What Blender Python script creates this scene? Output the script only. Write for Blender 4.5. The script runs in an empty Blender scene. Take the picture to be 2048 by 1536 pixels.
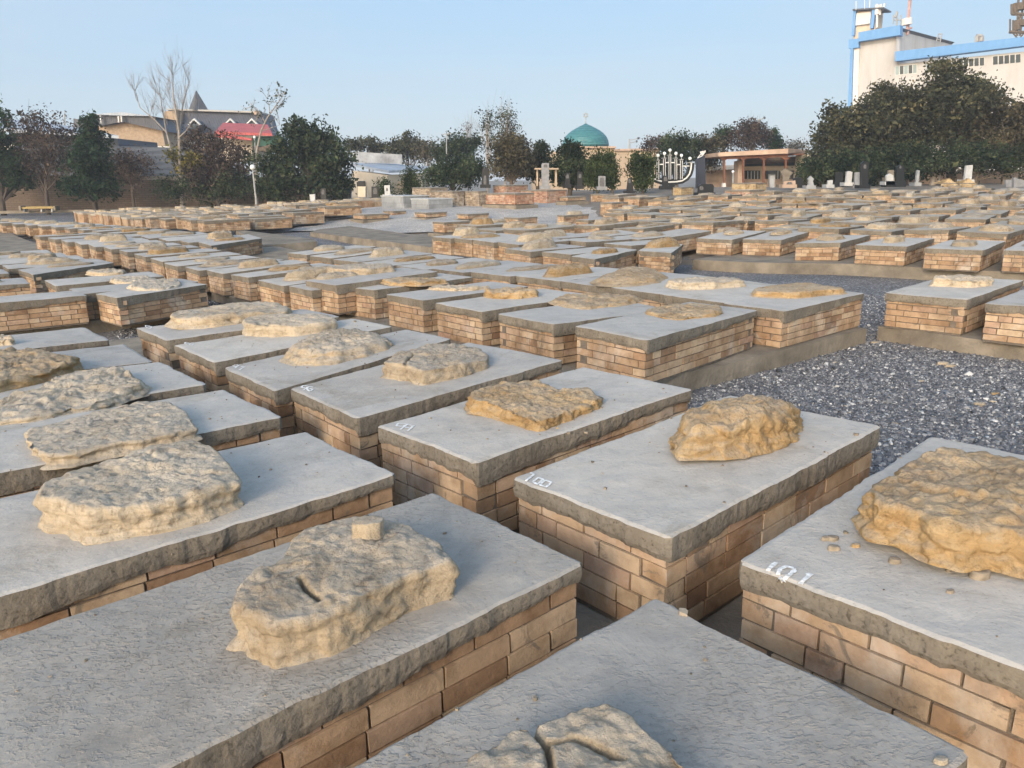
import bpy, math, random
import numpy as np
from mathutils import Vector, Matrix, noise
random.seed(7); rng=np.random.default_rng(7)
SC=bpy.context.scene; COL=SC.collection
# ------------------------------------------------------------------ camera, sky, sun
EZ=1.85; FPX=1533.0; YH=360.0; ROLL=.0154
TH=math.atan((768-YH)/FPX)
cam=bpy.data.cameras.new('camera'); camo=bpy.data.objects.new('camera',cam); COL.objects.link(camo)
cam.sensor_width=36; cam.lens=36*FPX/2048; cam.clip_start=.05; cam.clip_end=3000
R0=Vector((1,0,0)); U0=Vector((0,math.sin(TH),math.cos(TH)))
rr=R0*math.cos(ROLL)-U0*math.sin(ROLL); uu=U0*math.cos(ROLL)+R0*math.sin(ROLL); bb=rr.cross(uu)
camo.matrix_world=Matrix(((rr.x,uu.x,bb.x,0),(rr.y,uu.y,bb.y,0),(rr.z,uu.z,bb.z,EZ),(0,0,0,1)))
SC.camera=camo
SKY_EXP=1.33
SUN_AZ=math.radians(-154); SUN_EL=math.radians(22)     # azimuth from +Y towards +X: low, behind and left of the camera
sv=Vector((math.sin(SUN_AZ)*math.cos(SUN_EL),math.cos(SUN_AZ)*math.cos(SUN_EL),math.sin(SUN_EL)))
sun=bpy.data.lights.new('sun','SUN'); sun.energy=.95; sun.angle=math.radians(16); sun.color=(1,.87,.72)
suno=bpy.data.objects.new('sun',sun); COL.objects.link(suno); suno.rotation_euler=sv.to_track_quat('Z','Y').to_euler()
W=bpy.data.worlds.new('World'); SC.world=W; W.use_nodes=True
wn=W.node_tree.nodes; wl=W.node_tree.links
sky=wn.new('ShaderNodeTexSky'); sky.sky_type='NISHITA'; sky.sun_disc=False
sky.sun_elevation=SUN_EL; sky.sun_rotation=SUN_AZ; sky.air_density=1.0; sky.dust_density=1.2; sky.ozone_density=2.0
wn['Background'].inputs[1].default_value=.15
# hazy autumn air: pale blue band near the horizon blended over the sky texture
tcw=wn.new('ShaderNodeTexCoord'); sxw=wn.new('ShaderNodeSeparateXYZ'); wl.new(tcw.outputs['Generated'],sxw.inputs[0])
def wramp(fac,st):
    n=wn.new('ShaderNodeValToRGB'); e=n.color_ramp
    while len(e.elements)<len(st): e.elements.new(.5)
    for i,(p,c) in enumerate(st): e.elements[i].position=p; e.elements[i].color=(*c,1)
    wl.new(fac,n.inputs[0]); return n.outputs[0]
HZ=1.03/(2**SKY_EXP)/.15
band=wramp(sxw.outputs[2],[(0,tuple(v*HZ*.25 for v in (.61,.67,.76))),(.07,tuple(v*HZ*.25 for v in (.55,.675,.80))),(.16,tuple(v*HZ*.25 for v in (.44,.635,.85))),(.26,tuple(v*HZ*.25 for v in (.35,.585,.87)))])
vs=wn.new('ShaderNodeVectorMath'); vs.operation='SCALE'; wl.new(band,vs.inputs[0]); vs.inputs['Scale'].default_value=4
nzw=wn.new('ShaderNodeTexNoise'); nzw.inputs['Scale'].default_value=2.6; nzw.inputs['Detail'].default_value=6; mpw=wn.new('ShaderNodeMapping'); mpw.inputs['Scale'].default_value=(1,1,5); wl.new(tcw.outputs['Generated'],mpw.inputs[0]); wl.new(mpw.outputs[0],nzw.inputs[0])
cl=wramp(nzw.outputs[0],[(.48,(0,0,0)),(.75,(.35,.35,.35))]); mxc=wn.new('ShaderNodeMix'); mxc.data_type='RGBA'; wl.new(cl,mxc.inputs[0]); wl.new(vs.outputs[0],mxc.inputs[6]); mxc.inputs[7].default_value=(.62*HZ,.68*HZ,.76*HZ,1)
fk=wramp(sxw.outputs[2],[(0,(.95,)*3),(.27,(.9,)*3),(.6,(.25,)*3)])
dt=wn.new('ShaderNodeVectorMath'); dt.operation='DOT_PRODUCT'; wl.new(tcw.outputs['Generated'],dt.inputs[0]); dt.inputs[1].default_value=sv
fs=wramp(dt.outputs['Value'],[(.0,(1,1,1)),(.5,(.12,.12,.12))]); mf=wn.new('ShaderNodeMath'); mf.operation='MULTIPLY'; wl.new(fk,mf.inputs[0]); wl.new(fs,mf.inputs[1]); fk=mf.outputs[0]
tn=wn.new('ShaderNodeMix'); tn.data_type='RGBA'; tn.blend_type='MULTIPLY'; tn.inputs[0].default_value=1; wl.new(sky.outputs[0],tn.inputs[6]); tn.inputs[7].default_value=(1.30,1.16,.98,1)
mxw=wn.new('ShaderNodeMix'); mxw.data_type='RGBA'; wl.new(fk,mxw.inputs[0]); wl.new(tn.outputs[2],mxw.inputs[6]); wl.new(mxc.outputs[2],mxw.inputs[7])
wl.new(mxw.outputs[2],wn['Background'].inputs[0])
SC.view_settings.view_transform='Standard'; SC.view_settings.look='None'; SC.view_settings.exposure=SKY_EXP; SC.view_settings.gamma=1
SC.render.engine='CYCLES'
SC.cycles.max_bounces=6; SC.cycles.transparent_max_bounces=8

# ------------------------------------------------------------------ geometry of the site
YAW=.676
Lx=np.array([math.cos(YAW),math.sin(YAW)]); Sx=np.array([-Lx[1],Lx[0]])
CT=np.array([(0,3.2,-1.28),(.6,2.4,-1.25),(1.8,3.4,-1.18),(1.2,4.2,-1.2),(-.8,4.1,-1.32),(-1.5,5.1,-1.37),(-2.6,6.6,-1.42),(-1.2,2,-1.34),(2.3,2.5,-1.14),
 (.5,6.6,-1.24),(-.9,8.7,-1.32),(2.2,7.6,-1.30),(3.9,8.2,-1.30),(1.1,14,-1.33),(4.1,17,-1.36),(6.8,12.6,-1.24),(9,10,-1.2),(-6.6,12.2,-1.5),(-4,10.5,-1.42),(-9,15,-1.48),
 (-7,18,-1.42),(-15,26,-1.38),(-15,38,-1.42),(-28,45,-1.42),(-28,60,-1.4),(-14,60,-1.3),(-7,29,-1.28),(-3,26,-1.36),(-9,48,-1.35),(0,24,-1.22),(1,30,-1.12),(0,38,-.72),(6,37,-.7),(-6,40,-.62),(-9,38,-1.0),(5,28,-1.05),(0,43,-.4),
 (8,22,-1.17),(13,25,-.98),(16,30,-.65),(22,38,-.42),(10,38,-.4),(30,50,-.35),(12,52,-.3),(0,52,-.4),(18,22,-.85),(-4,47,-.45),(-60,60,-1.4),(60,60,-.4),(0,80,-1),(14,70,-.6),(13,12,-1.12)])
def Ta(x,y):
    x=np.asarray(x,float);y=np.asarray(y,float)
    d2=(x[...,None]-CT[:,0])**2+(y[...,None]-CT[:,1])**2
    s2=(.10*np.hypot(CT[:,0],CT[:,1])+.25)**2
    w=1/(d2/s2+1)**2.2
    return (w*CT[:,2]).sum(-1)/w.sum(-1)+EZ
def T(x,y): return float(Ta(x,y))
def ray(px,py):
    X=(px-1024)/FPX; Y=(py-768)/FPX; c,s=math.cos(ROLL),math.sin(ROLL)
    x=X*c-Y*s; y=X*s+Y*c
    return np.array([x,math.cos(TH)-y*math.sin(TH),-math.sin(TH)-y*math.cos(TH)])
O=np.array([0,0,EZ]); TS=np.geomspace(1,400,1500)
def hit(px,py,dz=0.):
    d=ray(px,py); g=EZ+d[2]*TS-Ta(d[0]*TS,d[1]*TS)-dz
    i=int(np.argmax(g<0))
    if g[i]>=0: return O+d*60
    a=TS[i-1]; b=TS[i]; t=a+(b-a)*g[i-1]/(g[i-1]-g[i])
    return O+d*t
def hitz(px,py,z):
    d=ray(px,py); return O+d*((z-EZ)/d[2])
def at(px,py,D):
    d=ray(px,py); return O+d*(D/d[1])
def proj(p):
    v=Vector((p[0],p[1],p[2]-EZ)); q=v.dot(-bb)
    return (1024+FPX*v.dot(rr)/q,768-FPX*v.dot(uu)/q) if q>.05 else (-9999,-9999)
def inpoly(x,y,P):
    r=False; j=len(P)-1
    for i in range(len(P)):
        if (P[i][1]>y)!=(P[j][1]>y) and x<(P[j][0]-P[i][0])*(y-P[i][1])/(P[j][1]-P[i][1])+P[i][0]: r=not r
        j=i
    return r
# ------------------------------------------------------------------ object helpers
def tag(o,label=None,cat=None,group=None,kind=None):
    if label: o['label']=label
    if cat: o['category']=cat
    if group: o['group']=group
    if kind: o['kind']=kind
    return o
def empty(name,loc,label=None,cat=None,group=None,rz=0):
    o=bpy.data.objects.new(name,None); COL.objects.link(o); o.location=loc; o.rotation_euler[2]=rz; o.empty_display_size=.1
    return tag(o,label,cat,group)
class MB:
    def __init__(s): s.v=[]; s.f=[]; s.m=[]
    def add(s,v,f,mi=0):
        o=len(s.v); s.v+=[tuple(map(float,p)) for p in v]; s.f+=[tuple(i+o for i in q) for q in f]; s.m+=[mi]*len(f)
    def box(s,a,b,mi=0,jit=0):
        x0,y0,z0=a;x1,y1,z1=b
        v=[(x,y,z) for z in (z0,z1) for (x,y) in ((x0,y0),(x1,y0),(x1,y1),(x0,y1))]
        if jit: v=[(p[0]+random.uniform(-jit,jit),p[1]+random.uniform(-jit,jit),p[2]+random.uniform(-jit,jit)) for p in v]
        s.add(v,[(0,3,2,1),(4,5,6,7),(0,1,5,4),(1,2,6,5),(2,3,7,6),(3,0,4,7)],mi)
    def prism(s,poly,z0,z1,mi=0):       # poly: (x,y) ccw; z may be lists
        n=len(poly); Z0=z0 if hasattr(z0,'__len__') else [z0]*n; Z1=z1 if hasattr(z1,'__len__') else [z1]*n
        v=[(p[0],p[1],Z0[i]) for i,p in enumerate(poly)]+[(p[0],p[1],Z1[i]) for i,p in enumerate(poly)]
        s.add(v,[tuple(range(n-1,-1,-1)),tuple(range(n,2*n))]+[(i,(i+1)%n,n+(i+1)%n,n+i) for i in range(n)],mi)
    def hexa(s,c8,mi=0): s.add(c8,[(0,3,2,1),(4,5,6,7),(0,1,5,4),(1,2,6,5),(2,3,7,6),(3,0,4,7)],mi)
    def tube(s,p,q,r0,r1=None,n=7,mi=0,cap=True):
        r1=r0 if r1 is None else r1
        p=Vector(p);q=Vector(q);d=(q-p)
        if d.length<1e-6: return
        d.normalize(); a=d.orthogonal().normalized(); b=d.cross(a)
        v=[];
        for c,r in ((p,r0),(q,r1)):
            for i in range(n):
                t=2*math.pi*i/n; v.append(c+a*math.cos(t)*r+b*math.sin(t)*r)
        f=[(i,(i+1)%n,n+(i+1)%n,n+i) for i in range(n)]
        if cap: f+=[tuple(range(n-1,-1,-1)),tuple(range(n,2*n))]
        s.add(v,f,mi)
    def path(s,pts,r,n=6,mi=0):
        for i in range(len(pts)-1):
            r0=r[i] if hasattr(r,'__len__') else r; r1=r[i+1] if hasattr(r,'__len__') else r
            s.tube(pts[i],pts[i+1],r0,r1,n,mi)
    def lathe(s,c,prof,n=24,mi=0):
        v=[];c=Vector(c)
        for (r,z) in prof:
            for i in range(n): t=2*math.pi*i/n; v.append((c.x+r*math.cos(t),c.y+r*math.sin(t),c.z+z))
        f=[]
        for k in range(len(prof)-1):
            for i in range(n): f.append((k*n+i,k*n+(i+1)%n,(k+1)*n+(i+1)%n,(k+1)*n+i))
        f.append(tuple(range(n-1,-1,-1))); f.append(tuple(range((len(prof)-1)*n,len(prof)*n)))
        s.add(v,f,mi)
    def build(s,name,mats,parent=None,smooth=False,loc=None):
        me=bpy.data.meshes.new(name); me.from_pydata(s.v,[],s.f)
        if not isinstance(mats,(list,tuple)): mats=[mats]
        for m in mats: me.materials.append(m)
        if len(mats)>1: me.polygons.foreach_set('material_index',s.m)
        if smooth: me.polygons.foreach_set('use_smooth',[True]*len(s.f))
        me.update()
        o=bpy.data.objects.new(name,me); COL.objects.link(o)
        if parent: o.parent=parent
        if loc is not None: o.location=loc
        return o
def link(name,me,parent,loc=(0,0,0),rz=0,sc=(1,1,1)):
    o=bpy.data.objects.new(name,me); COL.objects.link(o); o.parent=parent; o.location=loc; o.rotation_euler[2]=rz; o.scale=sc; return o
# ------------------------------------------------------------------ materials
def ramp(nt,fac,stops,interp='LINEAR'):
    n=nt.nodes.new('ShaderNodeValToRGB'); e=n.color_ramp; e.interpolation=interp
    while len(e.elements)<len(stops): e.elements.new(.5)
    for i,(p,c) in enumerate(stops):
        e.elements[i].position=p; e.elements[i].color=(*c,1) if len(c)==3 else c
    nt.links.new(fac,n.inputs[0]); return n.outputs[0]
def ntex(nt,scale,detail=5,rough=.6,vec=None,dist=0,kind='ShaderNodeTexNoise'):
    n=nt.nodes.new(kind); n.inputs['Scale'].default_value=scale
    if kind=='ShaderNodeTexNoise': n.inputs['Detail'].default_value=detail; n.inputs['Roughness'].default_value=rough; n.inputs['Distortion'].default_value=dist
    if vec is not None: nt.links.new(vec,n.inputs['Vector'])
    return n
def mixc(nt,f,a,b,mode='MIX'):
    m=nt.nodes.new('ShaderNodeMix'); m.data_type='RGBA'; m.blend_type=mode
    for i,x in ((0,f),(6,a),(7,b)):
        if hasattr(x,'is_linked') or hasattr(x,'links'): nt.links.new(x,m.inputs[i])
        elif i==0: m.inputs[0].default_value=x
        else: m.inputs[i].default_value=(*x,1)
    return m.outputs[2]
def math_(nt,op,a,b=0.):
    m=nt.nodes.new('ShaderNodeMath'); m.operation=op
    for i,x in ((0,a),(1,b)):
        if hasattr(x,'links'): nt.links.new(x,m.inputs[i])
        else: m.inputs[i].default_value=x
    return m.outputs[0]
def newmat(name,rough=.9,spec=.2):
    m=bpy.data.materials.new(name); m.use_nodes=True; nt=m.node_tree; b=nt.nodes['Principled BSDF']
    b.inputs['Roughness'].default_value=rough; b.inputs['Specular IOR Level'].default_value=spec
    return m,nt,b
def coords(nt,which='Object'):
    return nt.nodes.new('ShaderNodeTexCoord').outputs[which]
def wpos(nt): return nt.nodes.new('ShaderNodeNewGeometry').outputs['Position']
def bump(nt,b,h,strength,dist=.01,prev=None):
    n=nt.nodes.new('ShaderNodeBump'); n.inputs['Strength'].default_value=strength; n.inputs['Distance'].default_value=dist
    nt.links.new(h,n.inputs['Height'])
    if prev is not None: nt.links.new(prev,n.inputs['Normal'])
    nt.links.new(n.outputs[0],b.inputs['Normal']); return n.outputs[0]
def plain(name,col,rough=.8,var=.25,scale=3.,metal=0,spec=.3,bmp=0,island=False):
    m,nt,b=newmat(name,rough,spec); b.inputs['Metallic'].default_value=metal
    w=wpos(nt); n=ntex(nt,scale,5,.6,w)
    lo=tuple(c*(1-var) for c in col); hi=tuple(min(1,c*(1+var)) for c in col)
    c=ramp(nt,n.outputs[0],[(.3,lo),(.7,hi)])
    if island:
        g=nt.nodes.new('ShaderNodeNewGeometry').outputs['Random Per Island']
        c=mixc(nt,1.,c,ramp(nt,g,[(0,(1-island,)*3),(1,(1+island*.6,)*3)]),'MULTIPLY')
    nt.links.new(c,b.inputs['Base Color'])
    if bmp: bump(nt,b,ntex(nt,scale*8,4,.6,w).outputs[0],bmp,.02)
    return m
M={}
# concrete slab top: trowelled, slightly mottled grey
m,nt,b=newmat('slab_top',.72,.35); w=wpos(nt)
oi=nt.nodes.new('ShaderNodeObjectInfo').outputs['Random']
n1=ntex(nt,1.9,8,.62,w,1.2); n2=ntex(nt,14,7,.72,w,.8)
c=ramp(nt,n1.outputs[0],[(.28,(.355,.33,.292)),(.5,(.42,.392,.35)),(.75,(.47,.442,.398))])
c=mixc(nt,.5,c,ramp(nt,n2.outputs[0],[(.3,(.72,.72,.72)),(.5,(1,1,1)),(.75,(1.15,1.14,1.12))]),'MULTIPLY')
c=mixc(nt,1.,c,ramp(nt,oi,[(0,(.9,.9,.91)),(1,(1.1,1.09,1.07))]),'MULTIPLY')
n3=ntex(nt,75,3,.6,w); dk=ramp(nt,n3.outputs[0],[(.30,(.62,.6,.57)),(.40,(1,1,1))]); c=mixc(nt,.6,c,dk,'MULTIPLY')
n4=ntex(nt,.9,6,.7,w,2.); c=mixc(nt,.8,c,ramp(nt,n4.outputs[0],[(.36,(.80,.775,.73)),(.44,(1,1,1)),(.6,(1,1,1)),(.68,(1.10,1.09,1.07))]),'MULTIPLY')
nt.links.new(c,b.inputs['Base Color'])
mp=nt.nodes.new('ShaderNodeMapping'); mp.inputs['Scale'].default_value=(1,1.5,1); mp.inputs['Rotation'].default_value=(0,0,-.5); nt.links.new(w,mp.inputs[0])
h1=ntex(nt,46,5,.6,mp.outputs[0],.3); h2=ntex(nt,6,5,.6,w,.4)
msk=ntex(nt,1.3,4,.6,w); mk=ramp(nt,msk.outputs[0],[(.42,(.05,.05,.05)),(.62,(1,1,1))])
hh=math_(nt,'MULTIPLY',ramp(nt,h1.outputs[0],[(.50,(0,0,0)),(.66,(1,1,1))]),mk)
p=bump(nt,b,hh,.38,.005); p=bump(nt,b,n3.outputs[0],.25,.004,p); bump(nt,b,h2.outputs[0],.5,.02,p)
M['top']=m
m2=m.copy(); m2.name='slab_top_dark_rough'  # copy of the slab top: base colour darkened, bumps deepened
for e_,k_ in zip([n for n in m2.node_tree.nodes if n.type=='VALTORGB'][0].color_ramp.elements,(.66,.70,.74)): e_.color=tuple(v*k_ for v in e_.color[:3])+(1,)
M['topdarkrough']=m2
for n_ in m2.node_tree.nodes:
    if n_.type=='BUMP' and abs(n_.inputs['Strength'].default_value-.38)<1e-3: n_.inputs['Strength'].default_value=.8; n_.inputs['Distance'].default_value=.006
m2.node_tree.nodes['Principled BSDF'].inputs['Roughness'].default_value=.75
m3=m.copy(); m3.name='dusty_far_top'
for e_,k_ in zip([n for n in m3.node_tree.nodes if n.type=='VALTORGB'][0].color_ramp.elements,((.30,.255,.195),(.37,.325,.26),(.43,.39,.33))): e_.color=(*k_,1)
M['topfar']=m3
# rough cast rim of the slab
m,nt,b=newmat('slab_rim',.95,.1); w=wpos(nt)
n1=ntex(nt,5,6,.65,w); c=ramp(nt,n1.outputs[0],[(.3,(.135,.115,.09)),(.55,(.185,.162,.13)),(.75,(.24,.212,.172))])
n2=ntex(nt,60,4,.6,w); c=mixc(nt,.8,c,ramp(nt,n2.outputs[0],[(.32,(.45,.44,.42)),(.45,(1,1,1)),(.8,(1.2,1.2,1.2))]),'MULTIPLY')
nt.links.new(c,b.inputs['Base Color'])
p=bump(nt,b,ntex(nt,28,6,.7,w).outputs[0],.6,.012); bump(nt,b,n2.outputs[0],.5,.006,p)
M['rim']=m
# fired brick, colour by brick
def brickmat(name,stops,stain=.6):
    m,nt,b=newmat(name,.9,.15); w=wpos(nt); g=nt.nodes.new('ShaderNodeNewGeometry').outputs['Random Per Island']
    c=ramp(nt,g,stops)
    n=ntex(nt,9,6,.65,w); c=mixc(nt,.85,c,ramp(nt,n.outputs[0],[(.3,(.68,.62,.55)),(.5,(1,1,1)),(.72,(1.22,1.2,1.18))]),'MULTIPLY')
    n=ntex(nt,1.7,7,.7,w,.8); e=ramp(nt,n.outputs[0],[(.53,(0,0,0)),(.66,(stain,stain,stain))])
    c=mixc(nt,e,c,(.52,.47,.40))
    n=ntex(nt,6,6,.7,w,1.); c=mixc(nt,ramp(nt,n.outputs[0],[(.60,(0,0,0)),(.66,(.7,.7,.7))]),c,(.17,.145,.115))
    n=ntex(nt,3.1,5,.6,w,.3); c=mixc(nt,.75,c,ramp(nt,n.outputs[0],[(.36,(.55,.52,.5)),(.55,(1,1,1))]),'MULTIPLY')
    nt.links.new(c,b.inputs['Base Color'])
    bump(nt,b,ntex(nt,45,5,.7,w).outputs[0],.6,.008)
    return m
M['brick']=brickmat('brick',[(0,(.24,.145,.09)),(.15,(.33,.215,.13)),(.5,(.41,.285,.18)),(.85,(.48,.36,.24)),(1,(.38,.25,.175))])
M['brickpink']=brickmat('pink_brick',[(0,(.30,.15,.10)),(.5,(.40,.24,.165)),(1,(.46,.32,.23))])
M['mortar']=plain('mortar',(.15,.125,.10),.95,.3,12,bmp=.5)
# conglomerate stones
def stonemat(name,c0,c1,c2,grey):
    m,nt,b=newmat(name,.95,.1); w=coords(nt); oi=nt.nodes.new('ShaderNodeObjectInfo').outputs['Random']
    mp=nt.nodes.new('ShaderNodeMapping'); nt.links.new(w,mp.inputs[0])
    cx=nt.nodes.new('ShaderNodeCombineXYZ'); nt.links.new(math_(nt,'MULTIPLY',oi,37.),cx.inputs[0]); nt.links.new(cx.outputs[0],mp.inputs[1]); w=mp.outputs[0]
    n1=ntex(nt,3.2,8,.62,w,.4); c=ramp(nt,n1.outputs[0],[(.3,c0),(.5,c1),(.7,c2)])
    # grey cement dust settled on upward faces
    nz=nt.nodes.new('ShaderNodeSeparateXYZ'); nt.links.new(nt.nodes.new('ShaderNodeNewGeometry').outputs['Normal'],nz.inputs[0])
    n2=ntex(nt,4.5,6,.7,w); f=math_(nt,'ADD',math_(nt,'MULTIPLY',nz.outputs[2],.42),math_(nt,'MULTIPLY',n2.outputs[0],.9))
    f=ramp(nt,f,[(.62,(0,0,0)),(.92,(grey,grey,grey))]); c=mixc(nt,f,c,(.46,.42,.365))
    n3=ntex(nt,26,5,.7,w); c=mixc(nt,.8,c,ramp(nt,n3.outputs[0],[(.3,(.55,.52,.5)),(.46,(1,1,1)),(.8,(1.2,1.2,1.2))]),'MULTIPLY')
    n4=ntex(nt,6,4,.6,w,1.5); c=mixc(nt,.85,c,ramp(nt,n4.outputs[0],[(.30,(.50,.50,.52)),(.39,(1,1,1))]),'MULTIPLY')
    mv=nt.nodes.new('ShaderNodeMapping'); mv.inputs['Scale'].default_value=(2,2,26); nt.links.new(w,mv.inputs[0]); n5=ntex(nt,1,5,.6,mv.outputs[0],1.); c=mixc(nt,.6,c,ramp(nt,n5.outputs[0],[(.35,(.72,.68,.62)),(.5,(1,1,1)),(.68,(1.18,1.16,1.12))]),'MULTIPLY')
    c=mixc(nt,1.,c,ramp(nt,oi,[(0,(.92,.92,.92)),(1,(1.12,1.1,1.06))]),'MULTIPLY')
    nt.links.new(c,b.inputs['Base Color'])
    p=bump(nt,b,ntex(nt,18,9,.75,w,.3).outputs[0],.8,.035); p=bump(nt,b,n3.outputs[0],.7,.015,p); bump(nt,b,ntex(nt,110,4,.7,w).outputs[0],.6,.005,p)
    return m
M['s0']=stonemat('dusty_tan_stone',(.33,.265,.185),(.42,.345,.25),(.50,.42,.315),.6)
M['s1']=stonemat('ochre_stone',(.29,.19,.095),(.39,.27,.14),(.46,.35,.215),.45)
M['s2']=stonemat('pale_stone',(.40,.335,.245),(.49,.415,.315),(.56,.49,.385),.6)
M['crumb']=plain('crumbs',(.24,.20,.15),.95,.3,30,island=.5)
M['dust']=plain('cement_dust',(.17,.15,.125),.95,.25,6,bmp=.6)
M['ledge']=plain('ledge_concrete',(.205,.175,.135),.95,.38,2.2,bmp=.8)
M['chalk']=plain('white_paint',(.66,.66,.64),.9,.4,60)
# gravel
def gravelmat(name,lo,mid,hi,scale=45.,soil=False):
    m,nt,b=newmat(name,.7,.4); w=wpos(nt)
    mp=nt.nodes.new('ShaderNodeMapping'); mp.inputs['Scale'].default_value=(1,1.5,1); mp.inputs['Rotation'].default_value=(0,0,.4); nt.links.new(w,mp.inputs[0])
    v=ntex(nt,scale,vec=mp.outputs[0],kind='ShaderNodeTexVoronoi'); s=nt.nodes.new('ShaderNodeSeparateColor'); nt.links.new(v.outputs['Color'],s.inputs[0])
    c=ramp(nt,s.outputs[0],[(0,lo),(.45,mid),(.85,hi),(.97,tuple(min(.7,x*2.2) for x in hi))])
    n=ntex(nt,.8,5,.6,w); c=mixc(nt,.7,c,ramp(nt,n.outputs[0],[(.35,(.75,.75,.75)),(.65,(1.35,1.28,1.2))]),'MULTIPLY')
    if soil:
        sp=nt.nodes.new('ShaderNodeSeparateXYZ'); nt.links.new(w,sp.inputs[0])
        a=math_(nt,'ADD',math_(nt,'MULTIPLY',sp.outputs[1],.055),math_(nt,'MULTIPLY',sp.outputs[0],.075))
        f=math_(nt,'MULTIPLY',math_(nt,'GREATER_THAN',math_(nt,'ADD',a,math_(nt,'MULTIPLY',ntex(nt,.5,5,.6,w).outputs[0],.5)),1.55),.85)
        c=mixc(nt,f,c,ramp(nt,ntex(nt,1.5,6,.7,w).outputs[0],[(.3,(.19,.155,.115)),(.7,(.30,.25,.19))]))
    nt.links.new(c,b.inputs['Base Color']); bump(nt,b,v.outputs['Distance'],1.,.03)
    return m
M['gravel']=gravelmat('dark_gravel',(.07,.07,.075),(.135,.136,.143),(.23,.23,.235),soil=True)
M['palegravel']=gravelmat('pale_gravel',(.27,.25,.23),(.38,.36,.33),(.50,.48,.45),30)
m,nt,b=newmat('gravel_chip',.6,.4); g=nt.nodes.new('ShaderNodeNewGeometry').outputs['Random Per Island']
nt.links.new(ramp(nt,g,[(0,(.06,.063,.07)),(.5,(.125,.128,.138)),(.82,(.22,.222,.228)),(.93,(.36,.35,.33)),(1,(.60,.59,.56))]),b.inputs['Base Color']); M['chip']=m
# ------------------------------------------------------------------ grave parts
def fbm(p,o=4,s=1.,g=.5):
    a=1.;r=0.
    for k in range(o): r+=a*noise.noise(Vector(p)*s); s*=2.1; a*=g
    return r
def slab_mesh(q,th,res,seed,rough=1.):
    """q: four top corners A,B,C,D local (x,y,z) ccw from above; th: rim depth at A,B,C,D for each side; returns MB"""
    mb=MB(); q=[Vector(p) for p in q]; off=Vector((seed*13.7,seed*7.1,0))
    wl_=((q[1]-q[0]).length+(q[2]-q[3]).length)/2; ln=((q[3]-q[0]).length+(q[2]-q[1]).length)/2
    nu=max(2,round(wl_/res)); nv=max(2,round(ln/res))
    cen=(q[0]+q[1]+q[2]+q[3])/4
    def edge(p,t=1.):
        d=(p-cen); d.z=0
        if d.length<1e-4: return p
        return p+d.normalized()*(fbm(p+off,4,3.5)*.013+fbm(p+off,3,20)*.006)*t*rough
    idx={}; vs=[]
    for j in range(nv+1):
        for i in range(nu+1):
            u=i/nu; v=j/nv
            p=(q[0]*(1-u)+q[1]*u)*(1-v)+(q[3]*(1-u)+q[2]*u)*v
            e=min(u*wl_,(1-u)*wl_,v*ln,(1-v)*ln)
            c=min(1.,max(0,1-e/.05))
            p=edge(p,c)+Vector((0,0,(noise.noise((p+off)*2.3)*.006+noise.noise((p+off)*9)*.0025)*rough))
            if e<1e-5: p.z-=.006*rough; p-=(p-cen).normalized()*.004*rough
            # knocked corners
            idx[i,j]=len(vs); vs.append(p)
    for (i,j) in ((0,0),(nu,0),(nu,nv),(0,nv)):
        p=vs[idx[i,j]]; d=(cen-p); d.z=0; p+=d.normalized()*.014*rough
    fs=[(idx[i,j],idx[i+1,j],idx[i+1,j+1],idx[i,j+1]) for j in range(nv) for i in range(nu)]
    mb.add(vs,fs,0)
    # rim loop ccw
    loop=[(i,0) for i in range(nu)]+[(nu,j) for j in range(nv)]+[(i,nv) for i in range(nu,0,-1)]+[(0,j) for j in range(nv,0,-1)]
    side=[0]*nu+[1]*nv+[2]*nu+[3]*nv
    fr=[k/nu for k in range(nu)]+[k/nv for k in range(nv)]+[k/nu for k in range(nu)]+[k/nv for k in range(nv)]
    nr=4 if res<.05 else 1
    base=len(mb.v); n=len(loop); tv=[]
    for k,(i,j) in enumerate(loop):
        p0=vs[idx[i,j]]; d=p0-cen; d.z=0; d.normalize()
        a,b=th[side[k]]; depth=a+(b-a)*fr[k]
        w=fbm(p0+off,3,3.1)*.016+fbm(p0+off,3,17)*.009
        depth=max(.03,depth+w*rough)
        col=[]
        for r in range(1,nr+1):
            t=r/nr; z=p0.z-depth*t
            o=(fbm(Vector((p0.x,p0.y,z*1.6))+off,4,24)*.0035+.003*math.sin(t*3))*rough-(.006*(t==1))
            col.append((p0.x+d.x*o,p0.y+d.y*o,z))
        # under lip
        pz=col[-1]; col.append((pz[0]-d.x*.05,pz[1]-d.y*.05,pz[2]+.006))
        tv.append(col)
    nc=nr+1; vv=[c for col in tv for c in col]; ff=[]
    o=len(mb.v)
    mb.v+=[tuple(c) for c in vv]
    for k in range(n):
        k2=(k+1)%n; a=idx[loop[k]]; b2=idx[loop[k2]]
        mb.f.append((b2,a,o+k*nc,o+k2*nc)); mb.m.append(1)
        for r in range(nc-1):
            mb.f.append((o+k2*nc+r,o+k*nc+r,o+k*nc+r+1,o+k2*nc+r+1)); mb.m.append(1)
    return mb
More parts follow.
